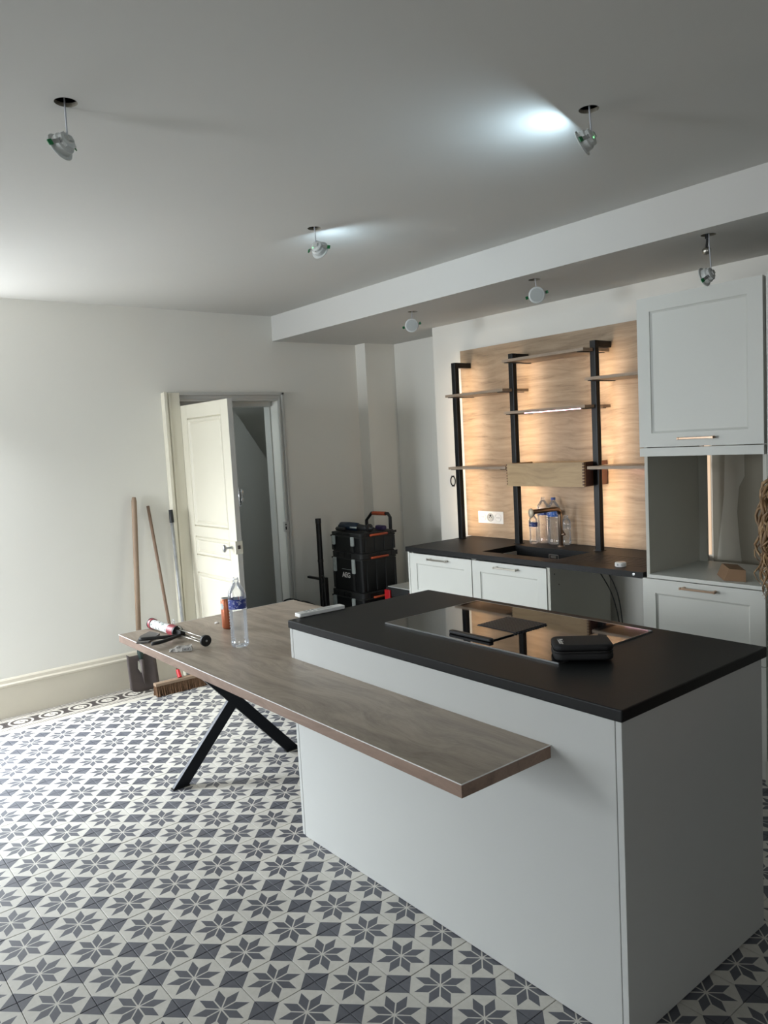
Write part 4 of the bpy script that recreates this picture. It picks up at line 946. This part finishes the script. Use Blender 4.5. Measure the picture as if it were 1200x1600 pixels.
# ================================================================== TOOL CORNER
def case(x0, x1, y0, y1, z0, z1, lid_h, label, latch_n=2, orange=True, name='tool_case', word=None, body='blackplastic', latchmat='latch'):
    cx, cy = (x0 + x1) / 2, (y0 + y1) / 2; r = thing(name, (cx, cy, z0), label, 'tool case', 'stacked black tool cases'); M = T(-cx, -cy, -z0); zl = z1 - lid_h
    bm = BM(); i = .010; lo = rrect(x0 + i, x1 - i, y0 + i, y1 - i, .02, 3); hi = rrect(x0 + .003, x1 - .003, y0 + .003, y1 - .003, .02, 3)
    va = [bm.verts.new(M @ Vector((p[0], p[1], z0 + .0006))) for p in lo]; vb = [bm.verts.new(M @ Vector((p[0], p[1], zl))) for p in hi]; n = len(lo)
    bm.faces.new(va[::-1]); bm.faces.new(vb)
    for k in range(n): bm.faces.new((va[k], va[(k + 1) % n], vb[(k + 1) % n], vb[k]))
    b = obj('case_body', bm, body, r)
    bm = BM(); prism(bm, rrect(x0 - .004, x1 + .004, y0 - .004, y1 + .004, .022, 3), zl + .0004, zl + .012, M); prism(bm, rrect(x0 + .004, x1 - .004, y0 + .004, y1 - .004, .025, 3), zl + .012, z1 - .001, M)
    ld = obj('lid', bm, 'darkplastic', r, bevel=.003)
    bm = BM()
    for k in range(3): box(bm, x0 + .08 + k * .085 - .03, x0 + .08 + k * .085 + .02, y0 - .001, y0 + .006, zl + .016, z1 - .006, M=M)
    for k in range(3): box(bm, x1 - .006, x1 + .001, y0 + .07 + k * .12, y0 + .13 + k * .12, zl + .016, z1 - .006, M=M)
    objs('lid_rib', bm, body, ld)
    bm = BM()
    for k in range(2): box(bm, x0 + .02 + k * .27, x0 + .045 + k * .27, y0 - .0005, y0 + .010, z0 + .01, zl - .004, M=M)
    for k in range(4): box(bm, x1 - .010, x1 - .0005, y0 + .05 + k * .095, y0 + .066 + k * .095, z0 + .01, zl - .004, M=M)
    objs('corner_rib', bm, 'darkplastic', b)
    for k in range(latch_n):
        lx = x0 + .065 + k * .255; hh = min(.115, (zl - z0) * .62)
        bm = BM(); prism(bm, rrect(lx - .018, lx + .018, zl + .012 - hh, zl + .012, .006, 3), y0 - .018, y0 - .0045, M @ Mxz); box(bm, lx - .010, lx + .010, y0 - .022, y0 - .018, zl - hh * .55, zl - hh * .15, M=M); obj('latch', bm, latchmat, r, bevel=.002)
    if orange:
        ym = (y0 + y1) / 2; bm = BM()
        tube(bm, [M @ Vector(p) for p in ((x1 + .004, ym - .085, zl + .018), (x1 + .022, ym - .075, zl + .022), (x1 + .024, ym, zl + .022), (x1 + .022, ym + .075, zl + .022), (x1 + .004, ym + .085, zl + .018))], .009, 8); obj('side_handle', bm, 'orange', r, smooth=True)
    if word:
        text_obj('brand_lettering', word, .058, 'white_plastic', T(-.005, y0 - cy - .0012, (zl - z0) * .50) @ R(PI / 2, 'X'), r, .0008, bold=True)
        bm = BM(); box(bm, -.060, .060, y0 - cy - .0015, y0 - cy + .001, (zl - z0) * .50 + .047, (zl - z0) * .50 + .0495); obj('pale_line', bm, 'latch', r)
    return r
CX0, CX1, CY0, CY1 = -5.245, -4.830, 3.625, 3.985
k3 = case(CX0 - .01, CX1 + .01, CY0 - .01, CY1 + .01, .055, .520, .060, 'lowest tool case of the stack, on wheels, half hidden by the island')
for y in (CY0 + .02, CY1 - .06):
    for x in (CX0 + .06, CX1 - .06):
        bm = BM(); lathe(bm, [(.05, -.012), (.055, -.008), (.055, .008), (.05, .012)], 20, T(x - (CX0 + CX1) / 2, y + .02 - (CY0 + CY1) / 2, .000) @ R(PI / 2, 'Y')); obj('wheel', bm, 'blackplastic', k3)
# pull handle of the trolley base behind the stack
bm = BM(); cx, cy = (CX0 + CX1) / 2, (CY0 + CY1) / 2; hm = T(-cx, -cy, -.055)
tube(bm, [hm @ Vector(p) for p in ((-5.265, 4.030, .40), (-5.265, 4.030, 1.045), (-5.19, 4.030, 1.108), (-4.97, 4.030, 1.112), (-4.945, 4.030, 1.085), (-4.945, 4.030, .40))], .014, 10)
box(bm, -5.275, -4.935, 4.002, 4.044, .40, .44, M=hm); ph = obj('pull_handle', bm, 'blackplastic', k3)
bm = BM(); tube(bm, [hm @ Vector((-5.17, 4.030, 1.1085)), hm @ Vector((-5.00, 4.030, 1.111))], .0165, 12); obj('orange_grip', bm, 'orange', ph)
case(CX0, CX1, CY0, CY1, .522, .833, .058, 'deep black tool case with grey latches and white AEG lettering, middle of the stack', word='AEG')
case(CX0, CX1, CY0, CY1, .835, .995, .040, 'shallow black tool case on top of the stack, carrying a power tool')
# power tool on top
hd = thing('rotary_hammer', (-5.02, 3.72, .9965), 'dark blue power tool lying on top of the tool case stack', 'power tool', None, math.radians(4))
bm = BM(); tube(bm, [(-.17, 0, .036), (-.165, 0, .036), (-.06, 0, .038), (.03, 0, .037), (.05, 0, .035)], [.024, .035, .036, .034, .026], 16); obj('motor_housing', bm, 'bluetool', hd, smooth=True)
bm = BM(); tube(bm, [(.05, 0, .034), (.12, 0, .032), (.16, 0, .032)], [.028, .024, .017], 16); obj('gear_housing', bm, 'darkplastic', hd, smooth=True)
bm = BM(); lathe(bm, [(.014, 0), (.034, .006), (.034, .022), (.018, .03), (.011, .05), (.008, .065)], 20, T(.16, 0, .034) @ R(PI / 2, 'Y')); obj('chuck', bm, 'blackplastic', hd)
bm = BM(); tube(bm, bez((-.15, -.01, .03), (-.20, -.03, .02), (-.16, -.10, .018), (-.06, -.05, .022)), .015, 10); obj('handle', bm, 'blackplastic', hd, smooth=True)
bm = BM(); tube(bm, [(-.17, .0, .036), (-.20, .0, .036)], .013, 10); obj('cable_boot', bm, 'blackplastic', hd)
bm = BM(); box(bm, -.02, .06, -.0375, -.0335, .030, .042); obj('pale_logo_strip', bm, 'latch', hd)
bm = BM(); prism(bm, rrect(-.055, .055, -.025, .025, .02, 5), .0004, .036); tag(obj('purple_pouch', bm, 'purple', loc=(-4.905, 3.895, .9965), bevel=.012, seg=4), 'purple rounded case on top of the stack, beside the power tool', 'case')
# red and black case beside the cabinets
rc = thing('red_tool_case', (-4.50, 3.86, 0), 'black and red tool case with a grey lid between stack and cabinets', 'tool case'); rM = T(4.50, -3.86, 0)
bm = BM(); box(bm, -4.68, -4.30, 3.74, 4.05, .0008, .50, M=rM); obj('case_body', bm, 'blackplastic', rc, bevel=.01)
bm = BM(); box(bm, -4.685, -4.295, 3.735, 4.055, .503, .575, M=rM); obj('lid', bm, 'darkplastic', rc, bevel=.01)
bm = BM(); box(bm, -4.67, -4.31, 3.75, 4.04, .575, .582, M=rM); obj('grey_lid_insert', bm, 'grey_plastic', rc)
for x in (-4.645, -4.36):
    bm = BM(); box(bm, x - .032, x + .032, 3.715, 3.734, .44, .56, M=rM); obj('red_latch', bm, 'red', rc, bevel=.006)
# workshop vacuum: low drum with hose and a standing tube
vc = thing('workshop_vacuum', (-5.22, 3.25, 0), 'low black vacuum drum with a looping hose behind the table corner', 'vacuum cleaner')
bm = BM(); lathe(bm, [(.13, .05), (.15, .06), (.155, .36)], 28); obj('drum', bm, 'blackplastic', vc, smooth=True)
bm = BM(); lathe(bm, [(.16, .36), (.163, .39), (.150, .43), (.09, .462), (0, .47)], 28); obj('motor_head', bm, 'darkplastic', vc, smooth=True)
bm = BM(); tube(bm, bez((-.13, -.06, .40), (-.16, -.08, .52), (.10, .0, .54), (.14, .06, .38), 16), .0065, 8); obj('hose', bm, 'blackcable', vc, smooth=True)
for a in (45, 135, 225, 315):
    bm = BM(); lathe(bm, [(.02, -.012), (.026, 0), (.02, .012)], 12, T(.11 * math.cos(math.radians(a)), .11 * math.sin(math.radians(a)), .026) @ R(PI / 2, 'X')); obj('caster', bm, 'blackplastic', vc)
tbp = thing('steel_stand', (-5.10, 3.42, 0), 'upright thick black tube on a low frame, left of the tool case stack', 'stand')
bm = BM(); tube(bm, [(0, 0, .02), (0, 0, 1.125)], .0215, 16); obj('tube', bm, 'black_metal', tbp)
bm = BM(); tube(bm, [(0, 0, 1.09), (0, 0, 1.128)], .0235, 16); tube(bm, [(0, 0, .78), (0, 0, .80)], .0235, 16); objs('collar', bm, 'blackplastic', tbp)
bm = BM(); box(bm, -.025, .14, -.03, .03, .0005, .018); box(bm, .022, .075, -.012, .012, .018, .66); box(bm, -.19, -.018, -.012, .012, .632, .650); obj('frame', bm, 'black_metal', tbp, bevel=.002)
bm = BM(); tube(bm, bez((.03, -.02, .66), (.10, -.03, .74), (.07, -.02, .50), (.055, -.02, .10)), .008, 8); tube(bm, bez((.04, -.02, .60), (.07, -.03, .65), (.09, -.02, .40), (.085, -.02, .10)), .006, 8); objs('cable', bm, 'blackcable', tbp, smooth=True)

# ================================================================== HANGING DOWNLIGHTS
def downlight(hole, zc, lamp, nrm, label, lit=False, cable_bend=.0, extra=False, clip_ang=0.0, power=2.0, rad=.046):
    hx, hy = hole; r = thing('hanging_downlight', (hx, hy, zc), label, 'downlight', 'downlights dangling from their ceiling holes')
    L = Vector(lamp) - Vector((hx, hy, zc)); nz = Vector(nrm).normalized(); xx = nz.cross(Vector((0, 0, 1))).normalized(); yy = nz.cross(xx).normalized()
    Mf = T(*L) @ Matrix(((xx.x, yy.x, nz.x, 0), (xx.y, yy.y, nz.y, 0), (xx.z, yy.z, nz.z, 0), (0, 0, 0, 1)))
    if clip_ang: Mf = Mf @ R(clip_ang, 'Z')
    back = L - nz * .034
    bm = BM(); tube(bm, bez((cable_bend, .0, .12), (cable_bend, 0, .0), (back.x - .004, back.y, back.z + .06), back, 10), .0028, 8); obj('cable', bm, 'cable', r, smooth=True)
    bm = BM(); lathe(bm, [(rad * .97, 0), (rad, .002), (rad * .985, .0045), (rad * .80, .0055)], 36, Mf, cap=False); lathe(bm, [(rad * .97, 0), (rad * .72, -.0005)], 36, Mf, cap=False); obj('flange', bm, 'frost', r, smooth=True)
    bm = BM(); lathe(bm, [(rad * .78, -.0005), (rad * .76, -.020), (rad * .66, -.026), (rad * .60, -.036), (rad * .42, -.040), (0, -.040)], 30, Mf, cap=False)
    for k in range(8):
        a = 2 * PI * k / 8; box(bm, rad * .58, rad * .66, -.0012, .0012, -.037, -.024, M=Mf @ R(a, 'Z'))
    hs = obj('housing', bm, 'frost', r)
    bm = BM(); box(bm, -.010, .012, -.009, .009, -.047, -.040, M=Mf); obj('terminal_block', bm, 'grey_plastic', hs)
    bm = BM(); lathe(bm, [(rad * .80, .0050), (rad * .5, .0056), (0, .0058)], 30, Mf, cap=False); obj('diffuser', bm, 'led_cool' if lit else 'unlit', r, smooth=True)
    for s in (-1, 1):
        bm = BM(); Mc = Mf @ R(0 if s > 0 else PI, 'Z')
        Mb = Mc @ T(rad * .62, 0, -.026) @ R(math.radians(-28), 'Y'); box(bm, 0, .031, -.007, .007, -.0008, .0008, M=Mb); box(bm, -.008, .002, -.007, .007, -.005, .005, M=Mb); c = obj('spring_clip', bm, 'alu', r)
        bm = BM(); box(bm, .026, .040, -.0085, .0085, -.0022, .0022, M=Mb); obj('clip_pad', bm, 'green', c)
    if lit:
        bm = BM(); lathe(bm, [(.003, -.0395), (.003, -.042), (0, -.0425)], 10, Mf @ T(-.014, .010, 0)); obj('indicator_light', bm, 'led_green', hs)
        A = bpy.data.lights.new('lamp_light', 'AREA'); A.shape = 'DISK'; A.size = rad * 1.5; A.energy = power; A.color = (.62, .84, 1.0)
        ao = bpy.data.objects.new('lamp_light', A); COL.objects.link(ao); ao.parent = r; ao.matrix_local = T(*(L + nz * .0075)) @ Vector(-nz).to_track_quat('Z', 'Y').to_matrix().to_4x4()
    if extra:
        bm = BM(); tube(bm, [(-.006, 0, .06), (-.006, 0, -.015)], .010, 10); tube(bm, bez((-.006, 0, -.01), (-.004, 0, -.03), (-.012, .004, -.04), (-.014, .006, -.055)), .0055, 8); obj('black_connector', bm, 'blackcable', r)
        bm = BM(); lathe(bm, [(0, -.02), (.012, -.017), (.019, 0), (.012, .017), (0, .02)], 20, T(-.014, .008, -.068) @ R(PI / 2, 'Y')); obj('chrome_lamp_holder', bm, 'chrome', r, smooth=True)
    return r
downlight(HOLES[0], ZC, (-2.565, .839, 2.676), (-.83, -.46, -.42), 'unlit downlight with a green clip dangling at the upper left of the ceiling', clip_ang=-.2, cable_bend=-.01)
downlight(HOLES[1], ZC, (-3.237, 2.280, 2.668), (-.39, .92, -.40), 'lit downlight dangling above the table, casting a bluish glow on the ceiling', True, power=1.6)
downlight(HOLES[2], ZC, (-1.665, 2.287, 2.676), (-.93, -.28, -.42), 'lit downlight dangling above the island, with the larger glow on the ceiling', True, clip_ang=-.2, power=3.4)
downlight(HOLES_B[0], ZB, (-4.050, 3.583, 2.488), (.72, -.66, -.15), 'unlit round downlight dangling from the beam, farthest from the tall cabinet', clip_ang=.2, rad=.047)
downlight(HOLES_B[1], ZB, (-2.927, 3.550, 2.490), (.58, -.78, -.20), 'unlit round downlight dangling from the middle of the beam, above the shelves', clip_ang=.2, rad=.047)
downlight(HOLES_B[2], ZB, (-1.908, 3.525, 2.390), (-.95, 0, -.28), 'unlit downlight with a chrome lamp holder on its cable, before the tall cabinet', clip_ang=-.5, extra=True)

# ================================================================== PERSON at the right edge (mostly outside the frame)
FW = Vector((.629, .777, 0)).normalized(); SD = Vector((-FW.y, FW.x, 0))      # faces away to the right
pr_ = thing('person', (-.752, 2.213, 0), 'woman with long wavy blond hair and navy top at the right picture edge', 'person')
def L3(f, s, z): v = FW * f + SD * s; return Vector((v.x, v.y, z))
def skin_mesh(name, nodes, edges, mat, sub=2, root=0):
    me = bpy.data.meshes.new(name); me.from_pydata([tuple(n[0]) for n in nodes], edges, []); o = bpy.data.objects.new(name, me); COL.objects.link(o); o.parent = pr_
    md = o.modifiers.new('skin', 'SKIN'); md.use_smooth_shade = True
    for i, n in enumerate(nodes): me.skin_vertices[0].data[i].radius = n[1]; 
    me.skin_vertices[0].data[root].use_root = True
    s = o.modifiers.new('sub', 'SUBSURF'); s.levels = sub; s.render_levels = sub
    me.materials.append(MAT[mat]); return o
N = []; E = []
def node(p, r, par=None):
    N.append((p, (r, r) if not isinstance(r, tuple) else r)); 
    if par is not None: E.append((par, len(N) - 1))
    return len(N) - 1
pel = node(L3(0, 0, .93), (.13, .10)); wai = node(L3(.0, 0, 1.08), (.115, .09), pel); che = node(L3(.01, 0, 1.24), (.13, .10), wai); shd = node(L3(.0, 0, 1.38), (.10, .08), che)
nk = node(L3(.01, 0, 1.45), .048, shd); hd0 = node(L3(.03, 0, 1.53), .068, nk); hd1 = node(L3(.035, 0, 1.60), .083, hd0); hd2 = node(L3(.03, 0, 1.655), .06, hd1); 
for s in (-1, 1):
    a = node(L3(0, s * .15, 1.37), .052, shd); b = node(L3(-.01, s * .20, 1.14), .040, a); c = node(L3(.07, s * .20, .93), .028, b); w_ = node(L3(.09, s * .20, .88), .026, c)
    for i, (sp, ln) in enumerate(((-.024, .060), (-.008, .072), (.008, .068), (.022, .055))):
        k1 = node(L3(.100 + .01, s * .20 + sp * .9, .82), .0095, w_); k2 = node(L3(.112, s * .20 + sp, .82 - ln * .5), .0085, k1); node(L3(.105, s * .20 + sp, .82 - ln), .007, k2)
    t1 = node(L3(.125, s * .185, .86), .010, w_); node(L3(.140, s * .175, .825), .008, t1)
    h = node(L3(0, s * .085, .86), .085, pel); kn_ = node(L3(.01, s * .09, .48), .058, h); an = node(L3(-.01, s * .09, .09), .036, kn_); node(L3(.12, s * .095, .035), .033, an)
skin_mesh('body', N, E, 'skin')
bm = BM(); lathe(bm, [(0, -.018), (.008, -.010), (.011, 0), (.006, .018), (0, .022)], 10, T(*L3(.122, 0, 1.585)) @ R(.0, 'X')); 
obj('nose', bm, 'skin', pr_, smooth=True)
for s in (-1, 1):
    bm = BM(); bmesh.ops.create_uvsphere(bm, u_segments=12, v_segments=8, radius=.0125, matrix=T(*L3(.103, s * .032, 1.605))); obj('eye', bm, 'white_plastic', pr_, smooth=True)
    bm = BM(); lathe(bm, [(.02, -.004), (.026, 0), (.018, .005), (.008, .0)], 14, T(*L3(.02, s * .085, 1.585)) @ frame_to(SD * s)); obj('ear', bm, 'skin', pr_, smooth=True)
bm = BM(); tube(bm, [L3(.108, -.022, 1.545), L3(.116, 0, 1.547), L3(.108, .022, 1.545)], [.003, .007, .003], 8); obj('lips', bm, 'redlabel', pr_, smooth=True)
N = []; E = []
a0_ = node(L3(0, 0, .90), (.148, .118)); a1_ = node(L3(0, 0, 1.08), (.135, .108), a0_); a2_ = node(L3(.01, 0, 1.24), (.148, .118), a1_); a3_ = node(L3(0, 0, 1.37), (.118, .095), a2_); node(L3(.008, 0, 1.425), .062, a3_)
for s in (-1, 1): b = node(L3(0, s * .155, 1.37), .064, a3_); c = node(L3(-.01, s * .202, 1.14), .053, b); node(L3(.06, s * .20, .95), .040, c)
skin_mesh('navy_jumper', N, E, 'navy')
N = []; E = []
a0_ = node(L3(0, 0, .93), (.142, .112))
for s in (-1, 1): b = node(L3(0, s * .086, .84), .098, a0_); c = node(L3(.01, s * .09, .48), .072, b); node(L3(-.01, s * .09, .12), .055, c)
skin_mesh('trousers', N, E, 'jeans')
for s in (-1, 1):
    bm = BM(); q = Matrix.Translation(L3(.035, s * .093, 0)) @ Matrix.Rotation(math.atan2(FW.y, FW.x), 4, 'Z')
    prism(bm, rrect(-.115, .135, -.048, .048, .045, 6), .0006, .075, q); obj('shoe', bm, 'shoe', pr_, bevel=.02, seg=3)
# hair: cap over the skull and long wavy locks down the back
bm = BM(); random.seed(21)
bmesh.ops.create_uvsphere(bm, u_segments=28, v_segments=18, radius=1.0, matrix=T(*L3(.005, 0, 1.622)) @ Matrix.Rotation(math.atan2(FW.y, FW.x), 4, 'Z') @ Matrix.Diagonal((.108, .094, .112, 1)))
dead = [v for v in bm.verts if (v.co - L3(.005, 0, 1.622)).dot(FW) > .055 and v.co.z < 1.66]
bmesh.ops.delete(bm, geom=dead, context='VERTS'); obj('hair_cap', bm, 'hair', pr_, smooth=True)
bm = BM()
for i in range(420):
    a = random.uniform(75, 285); ar = math.radians(a); rr = random.uniform(.75, 1.0)
    f0, s0 = .100 * rr * math.cos(ar), .090 * rr * math.sin(ar); z0 = random.uniform(1.55, 1.67)
    zl = random.uniform(1.20, 1.34) + (.0 if f0 < -.02 else .03); am = random.uniform(.005, .016); ph = random.uniform(0, 6.3); wl = random.uniform(.07, .12); am2 = random.uniform(.004, .014)
    spread = random.uniform(.9, 1.55); fb = -.085 + f0 * .9; pts = []; n = 22
    for k in range(n + 1):
        t_ = k / n; z = z0 + (zl - z0) * t_; tt_ = min(1, t_ * 2.8)
        f = f0 * (1 - tt_) + (f0 * .75 * spread - .158) * tt_; s = s0 * (1 - tt_) + s0 * spread * 1.35 * tt_
        f += am * math.sin(z * 2 * PI / wl + ph) * t_ * 1.3; s += am2 * math.cos(z * 2 * PI / wl + ph * 1.7) * t_ * 1.3
        pts.append(L3(f, s, z))
    r0 = random.uniform(.0028, .0055); tube(bm, pts, [r0 * (1.0 if k < n * .7 else max(.12, (n - k) / (n * .3))) for k in range(n + 1)], 5)
o = obj('hair_locks', bm, 'hair', pr_, smooth=True); o['kind'] = 'stuff'
